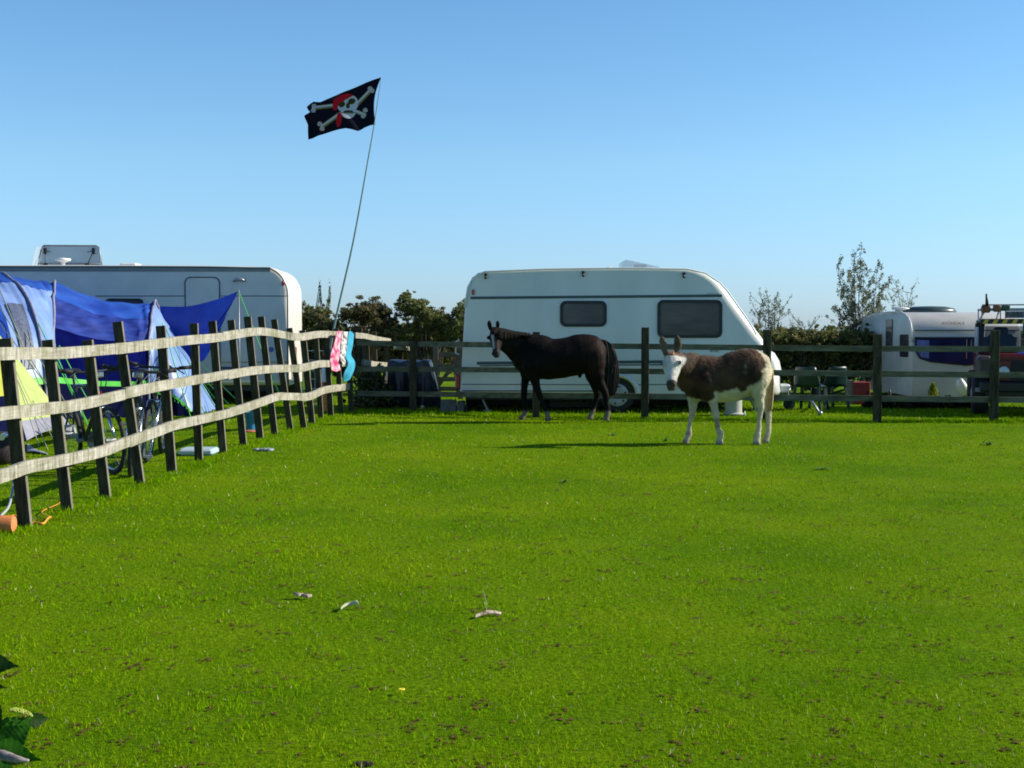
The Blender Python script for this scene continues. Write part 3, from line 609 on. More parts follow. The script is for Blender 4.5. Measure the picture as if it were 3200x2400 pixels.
q = MB(); q.box((-3.6,2.1,.17),(7,.02,.34)); q.build('added_gap_blocker', dkplastic, lcv, world=False)  # added dark sheet closing the gap below the floor, no real caravan part
# raised roof hatch
a, b = ll(108,829), ll(308,829); z0, z1 = H, at(0,764,25.6).z
q = MB(); xa, xb = a[0]-.215, b[0]-.215
q.prism([(xa,z0+.02),(xa+.08,z1),(xb-.04,z1),(xb+.02,z0+.02)], 1.05, 1.10); q.grid([[Vector((xb-.0,1.05,z0+.02)),Vector((xb-.04,1.05,z1))],[Vector((xb+.07,.75,z0+.03)),Vector((xb+.05,.78,z1-.04))]])
q.grid([[Vector((xa,1.05,z0+.02)),Vector((xa+.08,1.05,z1))],[Vector((xa-.05,.75,z0+.03)),Vector((xa+.02,.78,z1-.04))]])
hat = q.build('roof_hatch', clearp, lcv, world=False, solid=.006)
q = MB(); q.tube([(xa-.03,1.03,z0+.02),(xa+.06,1.03,z1-.03),(xa+.10,1.03,z1+.005),(xb-.08,1.03,z1+.005),(xb-.03,1.03,z1-.03),(xb+.03,1.03,z0+.02)], .015, 6); q.tube([(xa,1.0,z0+.08),(xb,1.0,z0+.08)], .012, 6); q.build('hatch_frame', grey_m, lcv, smooth=True, world=False)
for xx, sg in ((xa+.13,1),(xb-.13,-1)):
    q = MB(); q.box((xx,1.0,z1-.10), (.05,.05,.12)); q.bar((xx,1.0,z1-.1), (xx+.12*sg,.98,z1-.12), .012,.012); q.bar((xx,1.0,z1-.1), (xx+.06*sg,.8,z0+.05), .012,.012); q.box((xx+.07*sg,.8,z0+.04), (.07,.06,.07)); q.build('hatch_stay', dkplastic, lcv, world=False)
a = ll(195,829); q = MB(); q.lathe([(.03,-.02),(.04,.07),(.13,.10),(.15,.12),(.14,.145),(.004,.16)], (a[0]-.10,.45,H), 20); q.build('roof_vent', wtrim, lcv, smooth=True, world=False)
a, b = ll(362,825), ll(414,825); q = MB(); q.box(((a[0]+b[0])/2,.6,H+.025), (b[0]-a[0],.5,.07), bev=.02); c_ = ll(470,829); q.box(((b[0]+c_[0])/2,.6,H+.008), (c_[0]-b[0],.4,.03), bev=.01); q.build('roof_box', wtrim, lcv, world=False)
lcv.rotation_euler.z = AL
# right caravan --------------------------------------------------------
YR = 26.0
rc = thing('touring_caravan', 'older low white caravan seen end on with a wide front window', 'caravan', (gx(2847,YR), YR, 0)); RL = Vector((gx(2847,YR), YR, 0))
def rl(px, py, y=0): p = at(px, py, YR+y)-RL; return (p.x, p.z)
# side outline (along y), extruded across x
zt = at(0,976,YR+.8).z; zb = rl(0,1240)[1]; zk = rl(0,1029)[1]
side = [(0,zb),(-.03,.75),(0,zk-.25),(.02,zk),(.09,zk+.12),(.22,zk+.22),(.42,zt-.05),(.75,zt),(1.6,zt+.01),(2.8,zt-.02),(3.5,zt-.08),(3.9,zt-.22),(4.05,zt-.5),(4.1,zb)]
n = len(side); m_ = MB(); WR = 2.12
Pn = [Vector(p) for p in side]
for xx, ins in ((0,.04),(.012,.012),(.045,0),(WR-.045,0),(WR-.012,.012),(WR,.04)):
    c0 = Vector((2.05,.95))
    for p in Pn: d_ = (p-c0).normalized(); qv = p-d_*ins; m_.v.append(Vector((xx, qv.x, qv.y)))
for k in range(5):
    for i in range(n): j = (i+1)%n; m_.face((k*n+i, k*n+j, (k+1)*n+j, (k+1)*n+i))
m_.face(range(n)); m_.face([5*n+n-1-i for i in range(n)])
m_.build('body', white_b, rc, smooth=True, world=False, auto=35)
q = MB(); q.tube([Vector((-.005, p.x-.01, p.y+.005)) for p in Pn[2:12]], .018, 6); q.build('edge_trim', wtrim, rc, smooth=True, world=False)
q = MB(); q.box((WR/2,-.01,zk-.02), (WR-.1,.03,.02)); q.build('front_trim', stripe, rc, world=False)
# front window: flat top, rounded lower corners
wx0, wz1 = rl(2857,1053); wz0 = rl(0,1140)[1]; wx1 = WR-.10; wm = (wx0+wx1)/2
outl = [(wx0,wz1),(wx0+.02,wz0+.26),(wx0+.10,wz0+.12),(wx0+.30,wz0+.05),(wm,wz0-.02),(wx1-.30,wz0+.05),(wx1-.10,wz0+.12),(wx1-.02,wz0+.26),(wx1,wz1)]
inn = [(x+(wm-x)*.035, z+(((wz0+wz1)/2)-z)*.10) for x, z in outl]
q = MB(); q.ringplate(outl, inn, -.05, -.005); fw = q.build('window', dkplastic, rc, world=False)
q = MB(); q.prism(inn, -.038, -.01); q.build('pane', mat('violet_window', (.007,.010,.045), .16, .3, 3, col2=(.018,.022,.085), spec=.2), fw, world=False)
cur = mat('blue_curtain', (.13,.14,.36), .7, .25, 8, stretch=(6,1,.6))
ca, cb = rl(2866,0)[0], rl(2915,0)[0]; q = MB(); q.prism([(ca,wz1-.06),(ca+.02,wz0+.27),(ca+.08,wz0+.16),(cb,wz0+.12),(cb,wz1-.06)], -.043, -.039); q.build('curtain', cur, fw, world=False)
ca, cb = WR-.42, WR-.16; q = MB(); q.prism([(ca,wz1-.06),(ca,wz0+.16),(cb,wz0+.3),(cb,wz1-.06)], -.043, -.039); q.build('curtain', cur, fw, world=False)
q = MB(); q.box((rl(3032,0)[0],-.055,(wz0+wz1)/2+.04), (.015,.02,wz1-wz0-.16)); q.build('window_bar', chrome, fw, world=False)
# side windows and locker
for y0, y1, z0_, z1_ in ((.20,.75,rl(0,1117)[1],rl(0,1045,.5)[1]),(1.30,1.75,1.0,1.62)):
    q = MB(); P_ = rrect(y0,z0_,y1,z1_,.06); q.v = [Vector((-.02,p[0],p[1])) for p in P_]+[Vector((.0,p[0],p[1])) for p in P_]; kk = len(P_); q.face(range(kk)); 
    for i in range(kk): q.face((i,(i+1)%kk,kk+(i+1)%kk,kk+i))
    q.build('window', glassd, rc, world=False)
q = MB(); q.box((-.008,1.15,.62), (.012,.9,.5)); q.build('side_hatch', white_b, rc, world=False)
q = MB(); q.tube([(-.012,1.6,.95),(-.012,1.6,1.03)], .03, 8); q.build('badge', tyellow, rc, world=False)
a = rl(2975,1017,.1); text_mesh('AVONDALE', .085, mat('brown_print', (.12,.05,.03), .6), rc, Matrix.Translation((a[0],.035,a[1]+.04)) @ Matrix.Rotation(R(62),4,'X'))
a = rl(2830,975); q = MB(); q.lathe([(.03,-.02),(.04,.05),(.17,.07),(.18,.09),(.10,.11),(.004,.115)], (.15,1.3,zt), 20); q.build('roof_vent', wtrim, rc, smooth=True, world=False)
q = MB(); xa = rl(2864,0)[0]+.2; q.lathe([(.50,0),(.52,.04),(.48,.10),(.30,.14),(.004,.15)], (0,0,0), 24)
q.v = [Vector((p.x*1.08+.85, p.y*.8+1.7, p.z+zt-.01)) for p in q.v]; q.build('roof_light', mat('dark_green_acrylic', (.05,.075,.07), .35), rc, smooth=True, world=False)
q = MB(); q.box((.35,.1,.11),(.08,.08,.14)); q.box((WR-.4,.1,.11),(.08,.08,.14)); q.box((WR/2,2.1,.16),(1.6,3.6,.1)); q.build('chassis', dkplastic, rc, world=False)
q = MB(); p_ = []
for k in range(9):
    t = k/8; p_.append(at(2996+34*t**.8, 1184+56*t, YR-.55)-RL)
q.grid([[p+Vector((-.05-.1*math.sin(math.pi*i/8),0,-.02)) for i, p in enumerate(p_)], [p+Vector((.0,-.06,.02)) for p in p_], [p+Vector((.07,.03,.0)) for p in p_]]); q.build('hitch_cover', wtrim, rc, smooth=True, world=False, solid=.02)
# ------------------------------------------------------------------ off-road vehicle
vy = 21.7; vx = gx(3212, vy)
tr = thing('off_road_vehicle', 'red off road vehicle with striped roof edge and loaded roof rack at the right edge', 'car', (vx, vy, 0))
redp = mat('red_paint', (.12,.008,.007), .4, .25, 6, coat=.2); bodyg = mat('dusty_brown_panel', (.055,.043,.038), .5, .25, 6)
s_ = FP/vy
def tz(py): return at(0, py, vy).z
q = MB(); q.box((0,.55,.86), (1.16,1.15,.30), bev=.05); q.build('bonnet', redp, tr, world=False)
q = MB(); q.box((0,.01,.74), (1.05,.10,.36), bev=.02); q.build('grille_panel', redp, tr, world=False)
q = MB()
for k in range(7): q.box((0,-.045,.60+.045*k), (.52,.02,.016))
q.box((0,-.02,.74),(.56,.04,.34)); q.build('grille', dkplastic, tr, world=False)
for sx in (-1, 1):
    q = MB(); q.box((sx*.66,.45,.82), (.26,1.0,.30), bev=.05); q.build('wing', bodyg, tr, world=False)
    q = MB(); q.lathe([(.085,0),(.09,-.03),(.07,-.045),(.004,-.06)], (sx*.38,-.045,.72), 20, 'Y'); q.build('headlight', mat('lamp_glass', (.6,.65,.68), .1, .1, 9), tr, smooth=True, world=False)
    q = MB(); q.lathe([(.035,0),(.035,-.02),(.004,-.03)], (sx*.55,-.045,.78), 14, 'Y'); q.build('side_lamp', orangel, tr, world=False)
    q = MB(); q.box((sx*.70,.02,.42), (.22,.05,.07), bev=.01); q.build('number_tag', mat('silver_tag',(.3,.32,.36),.4), tr, world=False)
    q = MB(); q.lathe([(.17,-.13),(.30,-.13),(.335,-.09),(.335,.09),(.30,.13),(.17,.13)], (0,0,0), 30, 'X'); q.v = [p+Vector((sx*.72,.45,.335)) for p in q.v]; wo = q.build('wheel', rubber, tr, smooth=True, world=False, auto=40)
    q = MB(); q.lathe([(.18,-.02),(.14,.0),(.06,.03),(.004,.03)], (0,0,0), 20, 'X'); q.v = [Vector((sx*(.84+p.x), p.y+.45, p.z+.335)) for p in q.v]; q.build('rim', grey_m, wo, smooth=True, world=False)
    q = MB(); q.lathe([(.17,-.13),(.30,-.13),(.335,-.09),(.335,.09),(.30,.13),(.17,.13)], (0,0,0), 30, 'X'); q.v = [p+Vector((sx*.72,2.75,.335)) for p in q.v]; wo = q.build('wheel', rubber, tr, smooth=True, world=False, auto=40)
    q = MB(); q.box((sx*.83,1.15,1.17), (.05,.10,.14), bev=.02); q.bar((sx*.66,1.2,1.10),(sx*.83,1.17,1.12),.02,.02); q.build('mirror', dkplastic, tr, world=False)
    q = MB(); q.box((sx*.735,1.9,1.27), (.02,1.3,.36)); q.build('side_window', mat('pale_side_panel', (.45,.50,.58), .3), tr, world=False)
q = MB(); q.box((0,-.12,.48), (1.5,.12,.16), bev=.02); q.build('bumper', dkplastic, tr, world=False)
q = MB(); q.box((0,2.1,.72), (1.48,2.2,.62), bev=.05); q.build('body', redp, tr, world=False)
q = MB(); q.box((0,1.4,.36), (1.3,2.9,.16)); q.build('chassis', dkplastic, tr, world=False)
zr = tz(1003)
q = MB()
for a_, b_ in [((sx*.70,y0_,1.0),(sx*x1_,y1_,zr-.02)) for sx in (-1,1) for y0_,x1_,y1_ in ((1.02,.66,1.22),(3.1,.68,3.1),(2.4,.68,2.4))]+[((0,1.02,1.02),(0,1.22,zr-.02))]:
    q = MB(); q.bar(a_, b_, .07 if a_[0] else .03, .07 if a_[0] else .03, up=(0,1,0)); q.build('window_pillar', dkplastic, tr, world=False)
q = MB(); q.grid([[Vector((-.64,1.06,1.03)),Vector((.64,1.06,1.03))],[Vector((-.62,1.22,zr-.08)),Vector((.62,1.22,zr-.08))]]); q.build('windscreen', mat('windscreen_glass', (.03,.04,.05), .06, .2, 3, alpha=.75), tr, world=False)
q = MB(); 
for sx in (-.34,.34): q.box((sx,1.75,1.12), (.44,.12,.42), bev=.05); q.box((sx,1.75,1.38),(.24,.09,.14),bev=.03)
q.build('seats', mat('seat_cloth', (.02,.02,.03), .9), tr, world=False)
q = MB(); q.box((0,2.15,zr+.01), (1.42,2.0,.07), bev=.03); q.build('roof', bodyg, tr, world=False)
q = MB(); q.box((0,1.12,zr), (1.40,.04,.085)); sv = q.build('roof_edge', dkplastic, tr, world=False)
q = MB()
for k in range(-4,5):
    x = k*.155; q.v += [Vector((x-.05,1.094,zr-.038)),Vector((x+.02,1.094,zr-.038)),Vector((x+.06,1.094,zr+.038)),Vector((x-.01,1.094,zr+.038))]; i = len(q.v)-4; q.face((i,i+1,i+2,i+3))
q.build('warning_stripes', mat('yellow_stripe', (.62,.45,.04), .5), sv, world=False)
z1 = tz(962)
q = MB()
for yy in (1.15,1.9,2.7): q.bar((-.68,yy,z1),(.68,yy,z1),.03,.03)
for sx in (-.68,-.3,.3,.68): q.bar((sx,1.15,z1),(sx,2.7,z1),.03,.03); q.bar((sx,1.15,z1-.16),(sx,1.15,z1+.03),.02,.02,up=(0,1,0)); q.bar((sx,2.7,z1-.16),(sx,2.7,z1+.03),.02,.02,up=(0,1,0))
q.tube([(-.68,1.12,z1+.07),(.68,1.12,z1+.07)],.012,6); q.bar((-.62,1.15,z1-.02),(-.74,1.1,zr),.02,.02); q.bar((-.4,1.15,z1-.02),(-.46,1.1,zr),.02,.02)
q.build('roof_rack', grey_m, tr, world=False)
q = MB(); q.box((-.62,1.12,z1), (.15,.1,.13), bev=.02); q.box((-.44,1.12,z1+.01), (.13,.1,.12), bev=.02); q.build('rack_lamp', mat('rusty_orange', (.20,.075,.03), .6, .4, 20), tr, world=False)
q = MB(); q.box((-.30,1.12,z1+.02), (.14,.08,.10), bev=.02); q.box((.28,1.12,z1+.02),(.14,.08,.10),bev=.02); q.build('rack_box', mat('dull_green', (.06,.08,.05), .7), tr, world=False)
q = MB(); q.tube([(-.60,1.1,z1+.05),(-.605,1.1,z1+.15),(-.615,1.1,z1+.26)], [.03,.024,.014], 8); q.build('aerial', dkplastic, tr, smooth=True, world=False)
q = MB(); q.box((0,1.06,tz(981)), (.62,.02,.115)); pl = q.build('number_board', mat('grey_board', (.16,.165,.17), .6), tr, world=False)
text_mesh('N885', .115, dkplastic, pl, Matrix.Translation((-.16,1.047,tz(981))) @ Matrix.Rotation(R(90),4,'X'))
q = MB(); q.ball((.16,.35,1.005), (.34,.40,.055), 20, 8); q.build('blue_bonnet_cover', mat('blue_cover', (.09,.08,.42), .35, .3, 8), tr, smooth=True, world=False)
tr.rotation_euler.z = R(-17)
# ------------------------------------------------------------------ blue tent
tb = thing('tunnel_tent', 'large blue tunnel tent with pointed tarp awning behind the left fence', 'tent', (gx(300,20.8), 20.8, 0))
RG = [((-700,17.6),(-900,868,21.2)),((-150,18.4),(-330,856,21.5)),((60,18.8),(-120,855,21.7)),((145,19.2),(-15,858,21.8)),((185,19.9),(95,876,22.0)),((168,20.6),(168,883,22.2)),((300,21.1),(320,929,22.5)),((425,21.5),(448,953,22.8)),((462,21.7),(484,948,22.9)),((505,21.75),(520,1010,22.9)),((560,21.8),(590,1120,22.9)),((615,21.9),(655,1285,22.9))]
def ringpt(k, t):                       # k: float ring index, t: 0 near foot .. 1 far foot
    i = min(int(k), len(RG)-2); f = k-i
    def one(rg):
        N_ = Vector((gx(rg[0][0], rg[0][1]), rg[0][1], 0)); A_ = at(*rg[1]); h = A_.z; A2 = Vector((A_.x, A_.y, 0)); F_ = A2+(A2-N_)*.85
        a = math.pi*t; c_ = (1-math.cos(a)); pl = N_.lerp(A2, c_) if c_ <= 1 else A2.lerp(F_, c_-1)
        return Vector((pl.x, pl.y, h*math.sin(a)**.72))
    return one(RG[i]).lerp(one(RG[i+1]), f)
def sag(k, t):
    p = ringpt(k, t); f = k-int(k)
    if 5 <= k <= 7: g = (k-5)/2; p.z -= .05*math.sin(math.pi*g)*math.sin(math.pi*t)
    # drawn-in creases radiating from the poles
    cr = .014*math.sin(t*60+3*math.sin(k*2.1))*math.exp(-3*min(f,1-f))+.010*math.sin(k*9+t*25)
    if 5 <= k <= 8: g = (k-5)/3; cr += (.030*math.sin(t*46+g*5)+.018*math.sin(t*85-g*7+1))*math.exp(-2.2*min(g,1-g))*math.sin(math.pi*min(1,t*1.6))
    if k < 5: cr += .022*math.sin(k*22+3*math.sin(t*7))*(.4+.6*math.sin(math.pi*t))*math.exp(-6*abs(t-.45))
    nrm = Vector((0, -math.cos(math.pi*t), math.sin(math.pi*t))); return p+nrm*cr
blue1 = mat('blue_fabric', (.010,.045,.30), .55, .25, 2.5, .15, 8, col2=(.022,.095,.44), trans=.05, spec=.35)
blue2 = mat('painted_sunlit_blue', (.14,.23,.50), .42, .18, 3, .3, 8, col2=(.22,.33,.60), spec=.5)  # paler blue puts the sunlight on right-facing tent panels into the colour
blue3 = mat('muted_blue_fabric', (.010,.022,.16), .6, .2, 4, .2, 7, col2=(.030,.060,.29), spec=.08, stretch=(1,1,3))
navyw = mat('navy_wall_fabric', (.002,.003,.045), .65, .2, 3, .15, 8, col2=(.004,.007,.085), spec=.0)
navy = mat('navy_fabric', (.006,.008,.035), .6, .2, 4, .1, 10, spec=.0)
lime = mat('lime_band', (.09,.55,.05), .5, .15, 5)
def tent_patch(k0, k1, t0, t1, nk, nt_, name, m, off=0, par=None, smooth=True):
    q = MB(); rows = []
    for i in range(nk+1):
        k = k0+(k1-k0)*i/nk; row = []
        for j in range(nt_+1):
            t = t0+(t1-t0)*j/nt_; p = sag(min(k,len(RG)-1.001), t)
            if off: p = p+Vector((0.2,-math.cos(math.pi*t),math.sin(math.pi*t))).normalized()*off
            row.append(p)
        rows.append(row)
    q.grid(rows); return q.build(name, m, par or tb, smooth=smooth)
TB0, TB1 = .052, .064
tent_patch(0, 2, TB1, .95, 30, 60, 'canopy', blue1)
tent_patch(2, 5, TB1, .35, 36, 40, 'canopy_sunlit_panel', blue2); tent_patch(2, 5, .35, .95, 16, 24, 'canopy', blue1)
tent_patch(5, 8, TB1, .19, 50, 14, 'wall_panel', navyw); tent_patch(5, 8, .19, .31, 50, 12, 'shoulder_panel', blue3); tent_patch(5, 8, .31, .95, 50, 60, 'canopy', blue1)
tent_patch(8, 11, TB1, .95, 30, 50, 'porch_panel', blue2)
tent_patch(0, 8, TB0, TB1, 60, 1, 'skirt_band', lime); tent_patch(8, 10.8, .04, TB1, 16, 1, 'skirt_band', lime)
tent_patch(0, 10.8, 0, TB0, 80, 2, 'ground_skirt', navy)
polem = mat('tent_pole_sleeve', (.22,.22,.30), .5, .2, 10)
for kk in (3, 5, 8, 1):
    q = MB(); q.tube([sag(kk, t/40)+Vector((.02,-math.cos(math.pi*t/40)*.015,.015)) for t in range(0,41)], .022, 6); q.build('tent_pole', polem, tb, smooth=True)
tent_patch(2.25, 2.75, .08, .245, 8, 10, 'window', mat('grey_mesh_window', (.09,.11,.17), .5, .4, 5, stretch=(8,8,.6)), off=.03)
# awning tarp
G_ = [[(498,957,23.5),(586,957,23.4),(673,937,23.2),(744,910,22.9)],[(520,1045,23.4),(592,1045,23.3),(655,1012,23.1),(733,935,22.9)],[(556,1120,23.3),(606,1112,23.2),(648,1066,23.1),(715,968,22.95)],[(596,1136,23.2),(634,1128,23.1),(655,1096,23.05),(693,1018,22.95)]]
rows = [catmull([at(*p) for p in r_], 8) for r_ in G_]; cols_ = list(zip(*rows)); cols_ = [catmull(c, 8) for c in cols_]
q = MB(); rr_ = []
for i, c_ in enumerate(cols_): rr_.append([p+Vector((0,.03*math.sin(j*.9+i*.35)*(j/24),.0)) for j, p in enumerate(c_)])
q.grid(rr_); q.build('awning_tarp', mat('bright_blue_fabric', (.008,.030,.33), .5, .2, 3, .1, 9, col2=(.016,.055,.44), trans=.2), tb, smooth=True)
q = MB(); a = at(746,905,22.9); q.tube([Vector((a.x+.01,22.9,0)), a], .011, 6); q.build('awning_pole', grey_m, tb, smooth=True)
gl = mat('green_cord', (.14,.70,.07), .5); wl = mat('cream_cord', (.42,.42,.28), .6)
guys = [((746,912,22.9),(905,1270,21.0),gl),((508,1010,22),(598,1230,20.9),gl),((520,1030,22),(650,1275,20.8),gl),((540,1060,22),(720,1268,20.9),gl),((600,1140,23),(755,1270,21.5),gl),((615,1120,23),(800,1295,21.1),gl),((590,1130,22.8),(700,1300,20.6),gl),
        ((165,1085,20.6),(285,1275,18.6),gl),((185,1080,20.5),(330,1310,18.3),gl),((60,1010,19.4),(262,1240,18.2),wl),((0,960,19),(250,1290,17.2),wl),((-20,985,19),(285,1330,16.9),wl),((120,1010,19.4),(285,1250,18.3),gl),((0,905,19.6),(190,1190,17.9),wl)]
for a, b, m in guys:
    p0 = at(*a); p1 = gnd(b[0], max(b[1], 1060)+0); k_ = b[2]; p1 = Vector((gx(b[0], k_), k_, 0)); q = MB(); q.tube([p0, p0.lerp(p1,.5)+Vector((0,0,-.02)), p1], .0085, 4); q.build('guy_line', m, tb)
# small lime tent ------------------------------------------------------
lt = thing('dome_tent', 'small lime green tent with grey base at the left edge', 'tent', (gx(84,16.6), 16.6, 0))
apx = at(-18,1026,18.6); Bc = Vector((gx(236,18.2),18.2,.01)); Cc = Vector((gx(84,16.6),16.6,.03)); Dc = Vector((gx(-300,14.4),14.4,0)); Ec = Vector((-8.6,19.6,0))
limef = mat('lime_fabric', (.50,.58,.19), .5, .12, 3, .15, 6, trans=.15); greyf = mat('grey_fabric', (.27,.27,.32), .6, .15, 5, .2, 10)
def tri_patch(A, B, Cx, bow, n=12, lo=0., hi=1.):
    q = MB(); rows = []; nm = (B-A).cross(Cx-A).normalized()
    if nm.x < 0 and nm.y > 0: nm = -nm
    for i in range(n+1):
        s1 = lo+(hi-lo)*i/n; a = A.lerp(B, s1); b = A.lerp(Cx, s1); rows.append([a.lerp(b, j/n)+nm*bow*math.sin(math.pi*j/n)*math.sin(math.pi*min(1,s1))+Vector((0,0,(.14*math.sin(math.pi*j/n) if s1 > .8 else 0)*(s1-.8)/.2*(-1 if False else 1)*.6)) for j in range(n+1)])
    q.grid(rows); return q
tri_patch(apx, Bc, Cc, -.05, 16, 0, .84).build('lime_panel', limef, lt, smooth=True)
tri_patch(apx, Bc, Cc, -.05, 6, .84, 1).build('grey_base_panel', greyf, lt, smooth=True)
tri_patch(apx, Cc, Dc, .0, 10, .62, 1).build('doorway', navy, lt, smooth=True); tri_patch(apx, Cc, Dc, .0, 8, 0, .62).build('front_panel', mat('yellow_fabric', (.60,.62,.08), .5, .1, 4, trans=.3), lt, smooth=True)
tri_patch(apx, Ec, Bc, .03, 10).build('back_panel', limef, lt, smooth=True); tri_patch(apx, Dc, Ec, .03, 10).build('far_panel', limef, lt, smooth=True)
q = MB(); q.grid([catmull([at(84,1385,16.4), at(112,1400,16.1), Vector((gx(150,15.0),15.0,.01))], 5), catmull([Vector((gx(84,15.2),15.2,.02)), Vector((gx(110,15.1),15.1,.03)), Vector((gx(148,14.95),14.95,.01))], 5)]); q.build('ground_flap', greyf, lt, smooth=True, solid=.006)
for a, b in (((50,1180,18),(150,1420,15.6)),((100,1250,18),(172,1385,16.6)),((20,1090,18.2),(122,1400,16.1))):
    p0 = at(*a)+Vector((.05,-.1,0)); p1 = Vector((gx(b[0],b[2]),b[2],0)); q = MB(); q.tube([p0,p1], .005, 4); q.build('guy_line', wl, lt)
# ------------------------------------------------------------------ flag
FY = 24.0
fl = thing('flagpole', 'tall thin leaning flagpole flying a pirate flag beyond the left fence', 'flagpole', (gx(1020,FY), FY, 0))
pp = [Vector((gx(1003,FY),FY,0))]+[at(x,y,FY) for x,y in [(1042,1032),(1103,760),(1150,500),(1172,372),(1191,240)]]
pp = catmull(pp, 5); q = MB(); q.tube(pp, [.024-.019*min(1,(i/len(pp))*1.05) for i in range(len(pp))], 8); q.build('pole', mat('grey_green_pole', (.16,.24,.22), .5), fl, smooth=True)
z2p = lambda x, y: (900+x/5.53, 200+y/5.53)
top = [(1612,228),(1480,270),(1350,320),(1225,378),(1100,430),(960,482),(830,540),(690,600),(560,658),(500,655),(440,650),(380,690),(322,742)]
botm = [(1508,1045),(1420,1062),(1330,1098),(1260,1140),(1205,1160),(1120,1132),(1000,1110),(880,1130),(760,1165),(620,1212),(520,1240),(430,1285),(350,1308)]
# fly edge: (322,742) .. notch (385,840) .. (272,900) .. (340,1050) .. (350,1308)
def edge(P, t, n): 
    f = t*(len(P)-1); i = min(int(f), len(P)-2); f -= i; return (P[i][0]+(P[i+1][0]-P[i][0])*f, P[i][1]+(P[i+1][1]-P[i][1])*f)
def hoist(v): return -80*math.sin(math.pi*v)**1.0*(1-.3*v)
flye = [(0,0),(.09,22),(.17,62),(.25,-40),(.29,-52),(.4,-26),(.55,6),(.75,0),(1,0)]
def flyoff(v):
    for (a, b), (c, d) in zip(flye[:-1], flye[1:]):
        if a <= v <= c: return b+(d-b)*(v-a)/(c-a)
    return 0
NU, NV = 230, 130; vv, cc, ff = [], [], []
def seg(px, py, ax, ay, bx, by):
    dx, dy = bx-ax, by-ay; t = max(0, min(1, ((px-ax)*dx+(py-ay)*dy)/(dx*dx+dy*dy))); return math.hypot(px-ax-t*dx, py-ay-t*dy), t
def ell(px, py, cx, cy, rx, ry, a=0):
    c_, s_ = math.cos(a), math.sin(a); x = (px-cx)*c_+(py-cy)*s_; y = -(px-cx)*s_+(py-cy)*c_; return (x/rx)**2+(y/ry)**2
BLK, WHT, RED, GLD = (.006,.006,.016), (.55,.53,.58), (.55,.012,.02), (.22,.17,.05)
def flagcol(x, y):
    c = BLK
    for (ax, ay, bx, by) in ((445,760,800,715),(590,1080,900,860),(1180,710,1440,440),(1150,810,1320,880)):
        d, t = seg(x, y, ax, ay, bx, by); 
        if d < 26: c = WHT if ((y-ay)*(bx-ax)-(x-ax)*(by-ay))*(1 if bx > ax else -1) < 6*400 else GLD
        elif d < 36: c = GLD
    for kx, ky in ((450,725),(440,800),(550,1035),(590,1120),(1420,425),(1455,460),(1335,800),(1300,900)):
        if ell(x, y, kx, ky, 42, 38) < 1: c = WHT if (int(x/14)+int(y/14)) % 3 else GLD
    for t in (0,):
        if ell(x, y, 1030, 690, 185, 165, -.25) < 1 or ell(x, y, 1045, 830, 125, 110) < 1: c = WHT
    if ell(x, y, 925, 690, 62, 58, -.3) < 1 or ell(x, y, 1100, 645, 66, 50, -.3) < 1: c = (.05,.045,.012)
    if ell(x, y, 1035, 720, 34, 52) < 1: c = (.06,.05,.015)
    d = ell(x, y, 1040, 800, 125, 55)
    if y > 800 and ell(x, y, 1045, 835, 85, 45) < 1: c = (.03,.028,.03)
    if y > 855 and ell(x, y, 1045, 845, 75, 34) < 1: c = WHT
    if abs(y-(835-.0006*(x-1045)**2*-0.6)) < 8 and 930 < x < 1165: c = GLD
    # red bandana
    if ell(x, y, 985, 670, 205, 150, -.35) < 1 and (y-705) < -.55*(x-840)-0 : c = RED
    if ell(x, y, 820, 700, 50, 105, .1) < 1: c = RED
    if ell(x, y, 880, 960, 48, 130, .12) < 1 and y > 840: c = RED
    return c
for i in range(NU+1):
    u = i/NU; a = edge(top, u, 0); b = edge(botm, u, 0)
    for j in range(NV+1):
        v = j/NV; x = a[0]+(b[0]-a[0])*v; y = a[1]+(b[1]-a[1])*v
        x += hoist(v)*(1-u)**2+flyoff(v)*max(0,(u-.8)/.2)**1.2
        dY = .10*math.sin(u*7.5+1.2*v)*u+.025*math.sin(u*19+v*5)*u+.08*math.sin(v*4+u*3)*u
        cc.append(flagcol(x, y)); p = at(*z2p(x, y), FY+.0+dY+.0*u); vv.append(p)
for i in range(NU):
    for j in range(NV): o = i*(NV+1)+j; ff.append((o, o+1, o+NV+2, o+NV+1))
fm = mat('flag_cloth', (1,1,1), .85, .04, 9, attr=True, trans=.03, spec=.1)
fo = npmesh('flag', [tuple(p) for p in vv], ff, fm, np.array(cc), fl, smooth=True); tag(fo, 'black flag with white skull and crossbones and red headscarf')
